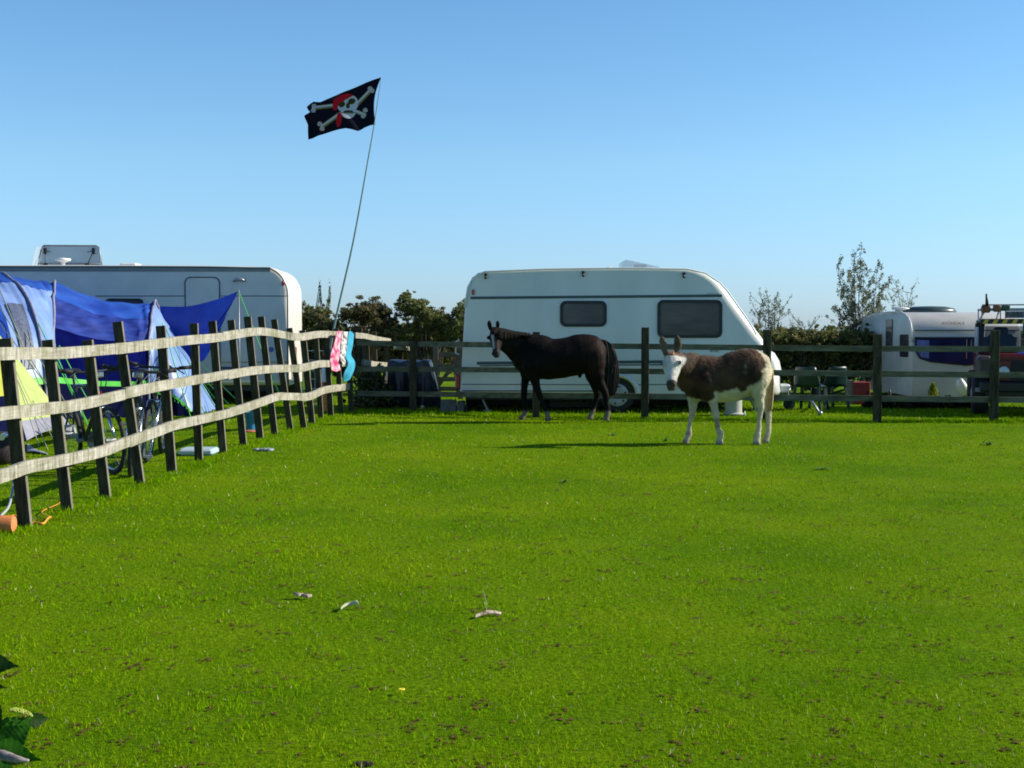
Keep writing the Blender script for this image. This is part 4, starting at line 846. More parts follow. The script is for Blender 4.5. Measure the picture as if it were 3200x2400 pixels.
# ------------------------------------------------------------------ animals
def finish_animal(m_, name, material, parent, colf, vox=.011, it=5, shag=.001, nhair=0, hlen=.02):
    me = bpy.data.meshes.new(name); me.from_pydata([tuple(p) for p in m_.v], [], m_.f); me.update()
    import bmesh
    b = bmesh.new(); b.from_mesh(me); bmesh.ops.recalc_face_normals(b, faces=b.faces); b.to_mesh(me); b.free()
    o = bpy.data.objects.new('tmp', me); C.objects.link(o)
    r_ = o.modifiers.new('r', 'REMESH'); r_.mode = 'VOXEL'; r_.voxel_size = vox
    s_ = o.modifiers.new('s', 'SMOOTH'); s_.factor = .5; s_.iterations = it
    me2 = bpy.data.meshes.new_from_object(o.evaluated_get(bpy.context.evaluated_depsgraph_get())); bpy.data.objects.remove(o)
    n = len(me2.vertices); co = np.empty(n*3, np.float32); me2.vertices.foreach_get('co', co); co = co.reshape(-1, 3)
    cols = np.ones((n, 4), np.float32)
    for i in range(n): cols[i, :3] = colf(Vector(co[i]))
    # soften patch borders slightly
    e = np.empty(len(me2.edges)*2, np.int32); me2.edges.foreach_get('vertices', e); e = e.reshape(-1, 2)
    for _ in range(3):
        acc = cols[:, :3].copy(); cnt = np.ones((n, 1)); np.add.at(acc, e[:, 0], cols[e[:, 1], :3]); np.add.at(acc, e[:, 1], cols[e[:, 0], :3]); np.add.at(cnt, e[:, 0], 1); np.add.at(cnt, e[:, 1], 1); cols[:, :3] = acc/cnt
    co -= np.array(OFF[parent.name], np.float32); me2.vertices.foreach_set('co', co.ravel()); me2.name = name
    nr = np.empty(n*3, np.float32); me2.vertices.foreach_get('normal', nr); nr = nr.reshape(-1, 3); wx = co+np.array(OFF[parent.name], np.float32)
    muscle = np.sin(wx[:, 0]*17+2*np.sin(wx[:, 2]*9))*np.sin(wx[:, 2]*15+1.5*np.sin(wx[:, 0]*7))
    fine_ = np.sin(wx[:, 0]*71+3*np.sin(wx[:, 2]*33))*np.sin(wx[:, 2]*57+2*np.sin(wx[:, 1]*41+wx[:, 0]*19))
    co += nr*((.0045*muscle+shag*fine_)[:, None]).astype(np.float32); me2.vertices.foreach_set('co', co.ravel())
    if nhair:
        id_ = rng.integers(0, n, nhair); p = co[id_]; nn = nr[id_]; lay = np.array([.25, 0, -.9])+rng.normal(0, .35, (nhair, 3)); lay -= nn*(lay*nn).sum(1)[:, None]; lay /= np.linalg.norm(lay, axis=1)[:, None]
        L_ = hlen*rng.uniform(.4, 1.3, (nhair, 1)); d_ = lay*.85+nn*rng.uniform(.15, .6, (nhair, 1)); sd_ = np.cross(nn, lay)*.0016
        hv = np.stack([p-sd_, p+sd_, p+d_*L_], 1).reshape(-1, 3)+np.array(OFF[parent.name]); hc = cols[id_, :3]*rng.uniform(.65, 1.45, (nhair, 1))
        npmesh('coat_hair', hv, np.arange(3*nhair).reshape(-1, 3), material, np.repeat(hc, 3, 0), parent)
    a = me2.color_attributes.new('Col', 'FLOAT_COLOR', 'POINT'); a.data.foreach_set('color', cols.ravel())
    me2.materials.clear(); me2.materials.append(material); me2.polygons.foreach_set('use_smooth', [True]*len(me2.polygons))
    o = bpy.data.objects.new(name, me2); C.objects.link(o); o.parent = parent; OFF[o.name] = OFF[parent.name]; return o
def leg(m_, pts, Yc, s, wmul=.8):      # pts: (px,py,r_px[,dy])
    P = [at(p[0], p[1], Yc+(p[3] if len(p) > 3 else 0)) for p in pts]; rr = [(p[2]/s, p[2]/s*wmul) for p in pts]
    n = 4; PP = catmull(P, n); RR = []
    for i in range(len(P)-1):
        for k in range(n): t = k/n; t2 = t*t*(3-2*t); RR.append((rr[i][0]*(1-t2)+rr[i+1][0]*t2, rr[i][1]*(1-t2)+rr[i+1][1]*t2))
    RR.append(rr[-1]); m_.tube(PP, RR, 14, waxis=(0,1,0))
def noise3(p, f): return math.sin(p.x*f+1.7*math.sin(p.z*f*.8))*math.sin(p.z*f*1.3+1.1*math.sin(p.y*f+2))*.5
def head_loft(m_, poll, muz, face, secs):
    ax = (muz-poll); L = ax.length; ax.normalize(); wv = ax.cross(face).normalized(); dv = wv.cross(ax).normalized()
    if dv.dot(face) < 0: dv = -dv
    P = []; RR = []
    for t, hw, hd, sh in secs: P.append(poll+ax*L*t+dv*sh); RR.append((hd, hw))
    PP = catmull(P, 4); R2 = []
    for i in range(len(P)-1):
        for k in range(4): t = k/4; R2.append((RR[i][0]*(1-t)+RR[i+1][0]*t, RR[i][1]*(1-t)+RR[i+1][1]*t))
    R2.append(RR[-1]); m_.tube(PP, R2, 18, waxis=wv); return ax, wv, dv, L
def ear(m_, base, tip, face, w_, flat=.35, curve=.0):
    mid = base.lerp(tip, .45)+Vector((curve,0,0)); ax = (tip-base).normalized(); wv = ax.cross(face).normalized()
    m_.tube(catmull([base-ax*.02, base.lerp(mid,.6), mid, mid.lerp(tip,.6), tip], 3), [(w_*flat*k+.006, w_*k) for k in (.5,.58,.68,.8,.9,.98,1,.98,.92,.8,.62,.4,.1)], 12, waxis=wv)
def torso(m_, secs, Yc, s):            # (px, top, bottom, halfwidth m)
    P = [at(p[0], (p[1]+p[2])/2, Yc) for p in secs]; rr = [((p[2]-p[1])/2/s, p[3]) for p in secs]
    n = 5; PP = catmull(P, n); R1 = catmull([Vector((a, b, 0)) for a, b in rr], n); m_.tube(PP, [(v.x, v.y) for v in R1], 26, waxis=(0,1,0))
# horse ------------------------------------------------------------------
HYc = 20.35; hs = FP/HYc
ho = thing('horse', 'dark brown horse with white blaze standing side on before the middle caravan', 'horse', (gx(1750,HYc), HYc, 0))
m_ = MB()
torso(m_, [(1604,1100,1132,.07),(1614,1082,1152,.13),(1630,1060,1172,.175),(1655,1044,1184,.215),(1690,1047,1186,.24),(1723,1057,1186,.26),(1760,1057,1181,.265),(1795,1049,1173,.26),(1822,1043,1168,.25),(1850,1046,1160,.235),(1872,1056,1150,.20),(1886,1067,1138,.145),(1894,1082,1122,.08),(1897,1096,1108,.02)], HYc, hs)
nk = [at(1662,1108,HYc), at(1632,1092,HYc-.01), at(1602,1074,HYc-.05), at(1576,1060,HYc-.13), at(1556,1046,HYc-.20)]
m_.tube(catmull(nk, 4), [(a/hs, b) for a, b in zip(np.interp(np.linspace(0,4,17), range(5), [60,50,42,33,24]), np.interp(np.linspace(0,4,17), range(5), [.17,.13,.105,.09,.08]))], 18, waxis=(0,1,0))
poll = at(1545,1028,HYc-.20); muz = at(1551,1112,HYc-.40); face = Vector((-.38,-.92,.15))
hax, hwv, hdv, hL = head_loft(m_, poll, muz, face, [(-.05,.045,.045,-.02),(.05,.082,.085,-.03),(.18,.100,.112,-.045),(.30,.104,.125,-.055),(.42,.092,.12,-.052),(.56,.070,.095,-.035),(.70,.056,.072,-.020),(.84,.056,.064,-.012),(.95,.052,.058,-.012),(1.04,.036,.038,-.015)])
for sg in (-1, 1):
    e = poll+hax*hL*.30+hwv*sg*.088+hdv*.035; m_.ball(e, (.03,.03,.028), 10, 8)
    n_ = poll+hax*hL*.93+hwv*sg*.035+hdv*.035; m_.ball(n_, (.022,.022,.024), 8, 6)
ear(m_, at(1531,1027,HYc-.2), at(1528,1001,HYc-.24), face, .038, .4); ear(m_, at(1556,1027,HYc-.2), at(1555,1001,HYc-.24), face, .038, .4)
HN, HF = -.12, .13
leg(m_, [(1650,1112,8),(1650,1125,22),(1648,1142,29),(1646,1165,22),(1641,1190,13.5),(1638,1215,10.5),(1638,1236,9.5),(1640,1250,7),(1642,1270,6),(1642,1286,8.5),(1637,1297,7.5),(1632,1304,9.5),(1630,1311,11)], HYc+HF, hs)
leg(m_, [(1660,1092,8),(1660,1112,26),(1662,1140,34),(1666,1168,25),(1672,1190,14.5),(1680,1218,11.5),(1687,1238,10),(1693,1254,7.5),(1701,1272,6.5),(1709,1288,9),(1711,1300,8),(1713,1308,10),(1714,1315,11.5)], HYc+HN, hs)
leg(m_, [(1840,1078,8),(1844,1096,24),(1848,1118,34),(1850,1142,33),(1851,1170,24),(1858,1200,15),(1866,1226,11.5),(1865,1242,9.5),(1858,1262,7.5),(1853,1280,8.5),(1849,1293,8),(1845,1303,10),(1843,1310,11)], HYc+HF, hs)
leg(m_, [(1850,1072,8),(1854,1090,26),(1858,1112,35),(1860,1138,34),(1865,1168,25),(1875,1196,15.5),(1888,1222,12),(1893,1238,10.5),(1895,1258,8),(1898,1276,9),(1898,1292,9),(1895,1305,10),(1894,1314,12)], HYc+HN, hs)
m_.ball(at(1812,1172,HYc), (.03,.03,.045), 8, 6)
def horse_col(p):
    h = poll+hax*hL*.5; d = (p-poll); t = d.dot(hax)/hL; wq = d.dot(hwv); dq = d.dot(hdv); n_ = noise3(p, 9)
    base = Vector((.0075,.0055,.0048))
    if (p-h).length < .36 and p.y < HYc-.12 and abs(wq) < .13 and t > -.12:
        c = Vector((.018,.013,.011))
        if dq > -.03 and .12 < t < .78 and abs(wq-.012) < .021-.008*t+n_*.006: c = Vector((.55,.54,.56))
        for sg in (-1, 1):
            e = poll+hax*hL*.30+hwv*sg*.105+hdv*.04
            if (p-e).length < .024: c = Vector((.003,.003,.003))
        if t > .82: c = Vector((.04,.036,.034))
        return c
    z = p.z
    if z < .055: return Vector((.14,.12,.09))
    if z < .17+n_*.10: return Vector((.20,.17,.13))
    if p.x > gx(1835,HYc,1) and z > .75: base = Vector((.015,.008,.006))
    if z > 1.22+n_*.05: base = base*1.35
    return base*(1+.5*n_)
fur = mat('horse_coat', (1,1,1), .6, .25, 14, .25, 60, attr=True, spec=.08)
finish_animal(m_, 'body', fur, ho, horse_col, .011, 4, .0008, 16000, .014)
def strands(name, m, parent, paths, rad, n, spread, seed, seg=5):
    r_ = random.Random(seed); q = MB()
    for _ in range(n):
        i = r_.random()*(len(paths)-1); a = int(i); f = i-a; P = [Vector(p0).lerp(Vector(p1), f) for p0, p1 in zip(paths[a], paths[min(a+1, len(paths)-1)])]
        o = Vector((r_.gauss(0,spread), r_.gauss(0,spread), r_.gauss(0,spread*.4))); L = len(P); P = [p+o*(.35+.65*k/(L-1))+Vector((r_.gauss(0,.004),r_.gauss(0,.004),0)) for k, p in enumerate(P)]
        PP = catmull(P, 3); nn = len(PP); q.tube(PP, [rad*(.6+.8*math.sin(math.pi*min(.85,k/nn))) *(1 if k < nn-1 else .2) for k in range(nn)], seg)
    return q.build(name, m, parent, smooth=True)
hairm = mat('dark_hair', (.010,.008,.007), .6, .4, 30, col2=(.026,.020,.017), spec=.2)
tp = lambda *a: [at(x, y, HYc+dy) for x, y, dy in a]
strands('tail', hairm, ho, [tp((1876,1062,0),(1892,1070,-.02),(1898,1105,-.04),(1896,1150,-.03),(1894,1200,-.02),(1898,1225,0)), tp((1880,1064,.0),(1906,1076,0),(1921,1118,0),(1926,1165,0),(1920,1205,0),(1908,1238,0))], .008, 260, .026, 3)
maneh = mat('brown_mane', (.013,.011,.009), .8, .4, 30, col2=(.030,.025,.02), spec=.08)
mp_ = []
for (x, y, dy) in [(1556,1024,-.2),(1572,1026,-.15),(1592,1031,-.08),(1612,1036,-.04),(1632,1038,-.02),(1655,1041,0)]:
    k_ = (x-1556)/100; mp_.append([at(x,y,HYc+dy), at(x-1,y+10,HYc+dy-.10-.05*k_), at(x-2+6*k_,y+20-12*k_,HYc+dy-.115-.05*k_), at(x-4+12*k_,y+34-26*k_+5*math.sin(x),HYc+dy-.125-.05*k_)])
strands('mane', maneh, ho, mp_, .0038, 700, .014, 4, 4)
q = strands('forelock', maneh, ho, [[at(1538,1022,HYc-.22),at(1537,1032,HYc-.29),at(1538,1046,HYc-.35)],[at(1552,1022,HYc-.22),at(1551,1032,HYc-.29),at(1549,1044,HYc-.34)]], .006, 22, .007, 5)
# donkey -------------------------------------------------------------------
DYc = 16.45; ds = FP/DYc
do = thing('donkey', 'brown and white donkey with pale face and legs standing on the grass', 'donkey', (gx(2270,DYc), DYc, 0))
m_ = MB()
torso(m_, [(2122,1150,1190,.07),(2132,1128,1218,.13),(2148,1115,1232,.155),(2175,1110,1244,.175),(2205,1110,1254,.195),(2240,1113,1258,.21),(2275,1108,1256,.215),(2307,1095,1246,.21),(2336,1088,1234,.205),(2362,1092,1226,.21),(2384,1105,1214,.185),(2400,1123,1200,.14),(2409,1141,1182,.08),(2414,1156,1168,.02)], DYc, ds)
nk = [at(2175,1165,DYc), at(2152,1152,DYc-.03), at(2132,1142,DYc-.12), at(2114,1132,DYc-.20), at(2104,1124,DYc-.25)]
m_.tube(catmull(nk, 4), [(a/ds, b) for a, b in zip(np.interp(np.linspace(0,4,17), range(5), [60,52,42,32,24]), np.interp(np.linspace(0,4,17), range(5), [.15,.125,.11,.10,.09]))], 18, waxis=(0,1,0))
dpoll = at(2098,1106,DYc-.26); dmuz = at(2098,1214,DYc-.46); dface = Vector((-.30,-.95,.12))
dax, dwv, ddv, dL = head_loft(m_, dpoll, dmuz, dface, [(-.05,.05,.05,-.02),(.05,.092,.085,-.03),(.16,.110,.11,-.04),(.28,.112,.125,-.05),(.42,.096,.12,-.05),(.56,.078,.095,-.035),(.70,.064,.075,-.02),(.84,.063,.068,-.012),(.95,.058,.06,-.012),(1.03,.040,.04,-.015)])
for sg in (-1, 1):
    e = dpoll+dax*dL*.30+dwv*sg*.098+ddv*.03; m_.ball(e, (.030,.030,.028), 10, 8)
    n_ = dpoll+dax*dL*.92+dwv*sg*.038+ddv*.035; m_.ball(n_, (.022,.022,.024), 8, 6)
ear(m_, at(2080,1106,DYc-.25), at(2067,1047,DYc-.24), dface, .046, .35, -.004); ear(m_, at(2112,1106,DYc-.25), at(2116,1047,DYc-.24), dface, .050, .35, .014)
DN, DF = -.11, .11
leg(m_, [(2176,1170,8),(2175,1188,26),(2172,1212,36),(2168,1240,25),(2165,1262,14.5),(2164,1285,11),(2162,1297,10),(2158,1312,7.5),(2154,1335,7),(2152,1354,9.5),(2148,1366,8.5),(2144,1376,10.5),(2142,1386,12)], DYc+DF, ds)
leg(m_, [(2200,1150,8),(2203,1172,32),(2209,1202,42),(2218,1232,27),(2228,1256,14),(2233,1278,11.5),(2237,1298,11),(2240,1314,8),(2243,1338,7.5),(2251,1357,10.5),(2250,1369,9),(2249,1378,11),(2249,1389,13)], DYc+DN, ds)
leg(m_, [(2355,1118,8),(2360,1138,30),(2364,1165,44),(2366,1195,39),(2370,1225,24),(2374,1250,14.5),(2377,1272,11.5),(2375,1290,9),(2372,1318,7.5),(2370,1345,9),(2367,1362,10.5),(2365,1375,10.5),(2364,1388,13)], DYc+DN, ds)
leg(m_, [(2372,1125,8),(2378,1150,26),(2385,1178,30),(2388,1202,26),(2392,1232,18),(2396,1258,13),(2399,1276,11.5),(2401,1295,9),(2402,1320,8),(2401,1345,9.5),(2397,1362,10),(2394,1373,10),(2392,1382,12)], DYc+DF, ds)
poly = [(2110,1195),(2125,1215),(2143,1238),(2175,1244),(2196,1246),(2206,1256),(2218,1250),(2226,1238),(2232,1226),(2246,1225),(2262,1222),(2275,1212),(2296,1210),(2308,1222),(2330,1205),(2350,1195),(2369,1183),(2374,1165),(2384,1145),(2388,1130),(2380,1115),(2372,1103),(2362,1096),(2362,1060),(2100,1060)]
def inpoly(x, y, P):
    c = False; j = len(P)-1
    for i in range(len(P)):
        if (P[i][1] > y) != (P[j][1] > y) and x < (P[j][0]-P[i][0])*(y-P[i][1])/(P[j][1]-P[i][1])+P[i][0]: c = not c
        j = i
    return c
def topx(p):                           # coat map drawn on the animal's own side view
    return 1600+FP*p.x/DYc*1.0, 1031+(CH-p.z)*ds
def donkey_col(p):
    n_ = noise3(p, 11)+.4*noise3(p, 31); d = p-dpoll; t = d.dot(dax)/dL; wq = d.dot(dwv); dq = d.dot(ddv)
    BR, CRM = Vector((.056,.030,.0155)), Vector((.60,.52,.36))
    if p.z > dpoll.z+.035 and p.y < DYc-.1 and p.x < gx(2128,DYc,1.2):
        return Vector((.16,.11,.07)) if n_ > -.1 else Vector((.10,.07,.045))
    if t > -.1 and dq > -.10 and p.y < DYc-.16 and abs(wq) < .16 and t < 1.15:
        c = Vector((.62,.60,.56))
        if t < .06+n_*.05: c = Vector((.18,.10,.06))
        for sg in (-1, 1):
            e = dpoll+dax*dL*.30+dwv*sg*.118+ddv*.045
            if (p-e).length < .026: c = Vector((.01,.008,.006))
        if t > .80+n_*.03: c = Vector((.075,.055,.045))
        return c
    x, y = topx(p); n5 = noise3(p, 47)+.6*noise3(Vector((p.z,p.y,p.x)), 83); x += n_*7+n5*7; y += n_*7+n5*8
    if inpoly(x, y, poly):
        if p.y < DYc and (math.hypot(x-2320,(y-1141)) < 5 or math.hypot((x-2318)*.6,y-1160) < 2.6): return Vector((.30,.24,.17))
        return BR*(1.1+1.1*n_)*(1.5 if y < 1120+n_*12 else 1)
    if p.z < .04: return Vector((.30,.26,.2))
    if 1290 < y < 1372 and x < 2200 and n_ > .15: return Vector((.36,.29,.2))
    if p.y < DYc and x > 2222 and x < 2262 and 1300 < y < 1370 and n_ > -.2: return Vector((.34,.25,.17))
    return CRM*(1+.18*n_)
dfur = mat('donkey_coat', (1,1,1), .75, .22, 10, .35, 45, attr=True, spec=.2, sheen=.1)
finish_animal(m_, 'body', dfur, do, donkey_col, .010, 4, .0022, 26000, .024)
tanh = mat('tan_hair', (.28,.18,.08), .6, .3, 30, col2=(.48,.34,.18))
dt = lambda *a: [at(x, y, DYc+dy) for x, y, dy in a]
strands('tail', tanh, do, [dt((2402,1130,.03),(2410,1160,.05),(2409,1200,.06),(2405,1250,.06),(2404,1282,.06)), dt((2404,1130,.03),(2413,1160,.05),(2414,1200,.06),(2412,1250,.06),(2408,1285,.06))], .008, 46, .010, 6)
bm_ = mat('donkey_mane_hair', (.05,.032,.02), .7, .3, 30)
strands('mane', bm_, do, [[at(x,y+10,DYc+dy), at(x+1,y+3,DYc+dy), at(x+2,y-3,DYc+dy)] for x, y, dy in [(2108,1102,-.22),(2124,1106,-.16),(2140,1110,-.08),(2160,1111,-.02),(2180,1110,0)]], .006, 120, .008, 7)
strands('forelock', mat('reddish_hair', (.22,.11,.05), .7, .3, 30), do, [[at(2086,1098,DYc-.30),at(2087,1104,DYc-.36),at(2090,1110,DYc-.38)],[at(2108,1097,DYc-.30),at(2107,1104,DYc-.36),at(2104,1110,DYc-.38)]], .006, 24, .006, 8)
# ------------------------------------------------------------------ bicycles
def bicycle(label, frame_col, seed):
    t = thing('bicycle', label, 'bicycle', (0,0,0), 'bicycles leaning together behind the left fence'); fm_ = mat('bike_frame_'+str(seed), frame_col, .3, .1, 9, coat=.5)
    for y, nm in ((0,'front_wheel'),(1.05,'rear_wheel')):
        q = MB(); ring = [Vector((0, y+.31*math.cos(a), .335+.31*math.sin(a))) for a in [2*math.pi*k/36 for k in range(37)]]; q.tube(ring, .024, 8, caps=False); wo = q.build(nm, rubber, t, smooth=True)
        q = MB(); ring = [Vector((0, y+.285*math.cos(a), .335+.285*math.sin(a))) for a in [2*math.pi*k/36 for k in range(37)]]; q.tube(ring, .012, 6, caps=False); q.build('rim', chrome, wo, smooth=True)
        q = MB()
        for k in range(20): a = 2*math.pi*k/20; q.tube([(.02*(-1)**k,y,.335),(0,y+.28*math.cos(a),.335+.28*math.sin(a))], .0015, 3)
        q.tube([(-.05,y,.335),(.05,y,.335)], .022, 8); q.build('spokes', grey_m, wo)
    hd, hb, st, bb, ra = (0,.27,.86), (0,.22,.72), (0,.78,.84), (0,.62,.30), (0,1.05,.335)
    q = MB(); q.tube([hd,st], .018, 8); q.tube([hb,bb], .022, 8); q.tube([st,bb], .018, 8); q.tube([hd,(0,.21,.69)], .024, 8)
    for sx in (-.05,.05): q.tube([(0,.78,.80),(sx,1.05,.335)], .010, 6); q.tube([(0,.62,.30),(sx,1.05,.335)], .011, 6)
    q.build('frame', fm_, t, smooth=True)
    q = MB()
    for sx in (-.055,.055): q.tube([(sx,.185,.64),(sx,.08,.45),(sx,0,.335)], [.020,.017,.013], 8)
    q.tube([(-.055,.185,.64),(.055,.185,.64)], .02, 8); q.build('fork', chrome, t, smooth=True)
    q = MB(); q.tube([hd,(0,.29,.97),(0,.22,1.0)], .016, 8); q.tube([(-.33,.27,1.03),(-.16,.24,1.0),(0,.22,1.0),(.16,.24,1.0),(.33,.27,1.03)], .014, 8); hbr = q.build('handlebar', dkplastic, t, smooth=True)
    for sx in (-1,1): q = MB(); q.tube([(sx*.33,.27,1.03),(sx*.22,.25,1.013)], .020, 8); q.tube([(sx*.2,.23,1.0),(sx*.29,.19,.96)], .007, 5); q.ball((sx*.335,.27,1.03), .022, 8, 6); q.build('grip', rubber, hbr, smooth=True)
    q = MB(); q.box((.0,.17,.97), (.10,.06,.06), bev=.01); q.build('lamp', chrome, t)
    q = MB(); q.tube([(0,.11,.93),(-.04,.05,.8),(.02,.10,.66)], .005, 5); q.tube([(.1,.2,.98),(.02,.05,.88),(0,.15,.7)], .005, 5); q.build('cable', dkplastic, t)
    q = MB(); q.tube([st,(0,.80,.96)], .014, 8); q.box((0,.82,.985), (.12,.25,.05), bev=.02); q.build('saddle', dkplastic, t)
    q = MB(); q.tube([(-.08,.62,.30),(.08,.62,.30)], .02, 8); q.bar((.08,.62,.30),(.08,.55,.15),.02,.02,up=(1,0,0)); q.bar((-.08,.62,.30),(-.08,.69,.45),.02,.02,up=(1,0,0)); q.box((.12,.55,.15),(.09,.09,.02)); q.box((-.12,.69,.45),(.09,.09,.02)); q.lathe([(.09,-.003),(.09,.003)], (.05,.62,.30), 20, 'X'); q.build('crank', grey_m, t)
    q = MB(); q.box((0,.17,.78),(.035,.02,.05)); q.build('reflector', redl, t)
    return t
b1 = bicycle('black bicycle nearest the rails with its front wheel straight on', (.02,.02,.025), 1)
b2 = bicycle('bicycle with bright silver fork just behind the fourth post, farthest of the three', (.10,.10,.11), 2)
b3 = bicycle('bicycle whose big tyre shows at an angle, leftmost of the three', (.03,.03,.03), 3)
b1.location = (gx(413,12.8),12.75,0); b1.rotation_euler = (0,R(4),R(12))
b2.location = (gx(463,14.2),14.15,0); b2.rotation_euler = (0,R(5),R(6))
b3.location = (gx(356,12.9)-.02,12.95,0); b3.rotation_euler = (0,R(-4),R(40))
# ------------------------------------------------------------------ loose things
def patch(name, label, cat, G4, m, group=None, n=8, thick=.012, wob=0):
    rows = [catmull([at(*p) for p in r_], n) for r_ in G4]; cols_ = [catmull(list(c), n) for c in zip(*rows)]; q = MB()
    rr = [[p+Vector((wob*math.sin(i*.8+j*.3),wob*math.sin(j*.7),0)) for j, p in enumerate(c)] for i, c in enumerate(cols_)]
    q.grid(rr); o = q.build(name, m, None, smooth=True, solid=thick); tag(o, label, cat, group); return o
fY = 21.9
pinkm = mat('pink_towel', (.62,.01,.12), .9, .3, 11, .2, 30, col2=(.70,.48,.55), detail=1); turq = mat('turquoise_towel', (.02,.26,.42), .8, .15, 9, .3, 30, col2=(.03,.36,.50)); dotm = mat('brown_white_towel', (.05,.03,.025), .8, .4, 17, col2=(.85,.82,.8), detail=1); 
patch('towel', 'pink patterned towel hanging over the top rail', 'towel', [[(1052,1036,21.6),(1062,1035,21.75),(1072,1036,21.9)],[(1044,1070,21.55),(1056,1070,21.7),(1069,1070,21.85)],[(1034,1110,21.5),(1050,1115,21.65),(1063,1118,21.8)],[(1030,1125,21.5),(1046,1140,21.6),(1060,1145,21.8)],[(1036,1156,21.5),(1050,1162,21.6),(1062,1156,21.8)]], pinkm, 'towels over the fence', wob=.008)
patch('towel', 'white spotted brown towel between the pink and the turquoise ones', 'towel', [[(1068,1037,21.82),(1078,1037,21.95),(1088,1037,22.08)],[(1066,1075,21.78),(1075,1075,21.9),(1085,1075,22.03)],[(1063,1114,21.75),(1071,1118,21.85),(1080,1120,21.98)],[(1066,1128,21.75),(1073,1140,21.85),(1082,1146,21.98)]], dotm, 'towels over the fence')
patch('towel', 'long turquoise towel trailing lowest from the fence', 'towel', [[(1088,1037,22.05),(1096,1036,22.15),(1104,1042,22.3)],[(1084,1075,22.0),(1092,1076,22.1),(1101,1078,22.25)],[(1079,1112,21.95),(1088,1112,22.05),(1098,1108,22.2)],[(1086,1135,21.95),(1097,1135,22.05),(1107,1132,22.2)],[(1076,1165,21.9),(1094,1165,22.0),(1106,1155,22.2)],[(1073,1192,21.9),(1086,1190,22.0),(1098,1178,22.1)]], turq, 'towels over the fence', wob=.008)
mt = G = gnd(600,1424); q = MB(); a = gnd(548,1428); b = gnd(668,1424); q.box((a+b)/2+Vector((0,.20,.04)), ((b-a).length*.92,.36,.07), bev=.02); 
o = q.build('folded_mat', mat('striped_mat', (.12,.40,.44), .6, .2, 2, col2=(.65,.62,.70), stretch=(.3,14,14)), None); tag(o, 'folded pale striped mat lying on the grass behind the fence', 'mat')
a = gnd(825,1410); q = MB()
for k in range(7): q.ball(a+Vector((random.uniform(-.10,.10),random.uniform(-.05,.05),.015)), (.045,.035,.02), 8, 5)
o = q.build('crumpled_cloth', mat('grey_blue_cloth', (.28,.32,.34), .8, .2, 20), None, smooth=True); tag(o, 'small crumpled grey cloth dropped on the grass by the fence', 'cloth')
a = gnd(785,1342); bk = thing('bucket', 'blue plastic bucket behind the fence', 'bucket', a)
q = MB(); q.lathe([(.065,.0),(.085,.24),(.09,.245),(.08,.245),(.062,.02),(.004,.02)], a, 20); q.build('tub', mat('blue_plastic', (.03,.20,.36), .4, .15, 8), bk, smooth=True, auto=50)
q = MB(); q.tube([a+Vector((.088*math.cos(t),0,.24-.13*math.sin(t)*-.3)) for t in [math.pi*k/10 for k in range(11)]], .004, 5); q.build('handle', wtrim, bk)
a = gnd(786,1350); q = MB(); q.lathe([(.10,.0),(.12,.012),(.10,.022),(.004,.025)], a, 20); o = q.build('toy_disc', mat('salmon_plastic', (.6,.18,.10), .5), None, smooth=True); tag(o, 'flat salmon pink throwing disc by the blue bucket', 'toy')
# orange roller and cords, bag
a = gnd(-12,1668); q = MB(); q.lathe([(.004,-.16),(.055,-.155),(.06,-.13),(.06,.13),(.055,.155),(.004,.16)], a+Vector((-.05,.05,.06)), 20, 'X'); o = q.build('orange_roll', mat('orange_foam', (.62,.20,.06), .7, .15, 20), None, smooth=True, auto=50); tag(o, 'orange roll cut by the left edge beside the nearest post', 'roll')
q = MB(); q.tube(catmull([gnd(29,1632)+Vector((0,0,.03)),gnd(48,1628)+Vector((0,0,.04)),gnd(70,1640)+Vector((0,0,.012)),gnd(112,1640)+Vector((0,0,.015)),gnd(135,1641)+Vector((0,0,.012)),gnd(150,1628)+Vector((0,0,.02)),gnd(158,1622)+Vector((0,0,.015))], 6), .009, 6); o = q.build('thick_rope', mat('orange_cord', (.75,.30,.03), .6), None, smooth=True); tag(o, 'orange rope curling round the foot of the nearest post', 'rope')
q = MB(); q.tube(catmull([gnd(150,1625)+Vector((-.02,.1,.01)),gnd(130,1608)+Vector((0,0,.02)),gnd(180,1580)+Vector((0,0,.012)),gnd(196,1565)+Vector((0,0,.012))], 5), .004, 5); o = q.build('orange_string', MATS['orange_cord'], None, smooth=True); tag(o, 'thin orange string in the grass between the first two posts', 'string')
q = MB(); q.tube(catmull([at(44,1495,10.6),at(38,1540,10.4),at(26,1585,10.2),Vector((gx(2,10),10,.01))], 6), .011, 6); o = q.build('grey_hose', mat('grey_hose', (.35,.36,.34), .5), None, smooth=True); tag(o, 'grey hose dropping to the grass at the left edge', 'hose')
bg_ = thing('camping_bag', 'dark bag with a metal cup beside the lime tent', 'bag', gnd(0,1452)); a = gnd(-5,1452)
q = MB(); q.box(a+Vector((0,0,.17)), (.36,.3,.34), bev=.08); q.build('bag_body', mat('black_cloth', (.03,.02,.025), .8, .3, 9, .3, 20), bg_, smooth=True)
q = MB(); q.lathe([(.035,0),(.04,.09),(.03,.09),(.03,.02),(.004,.02)], a+Vector((.10,-.16,.30)), 16, 'Y'); q.build('cup', chrome, bg_, smooth=True, auto=50)
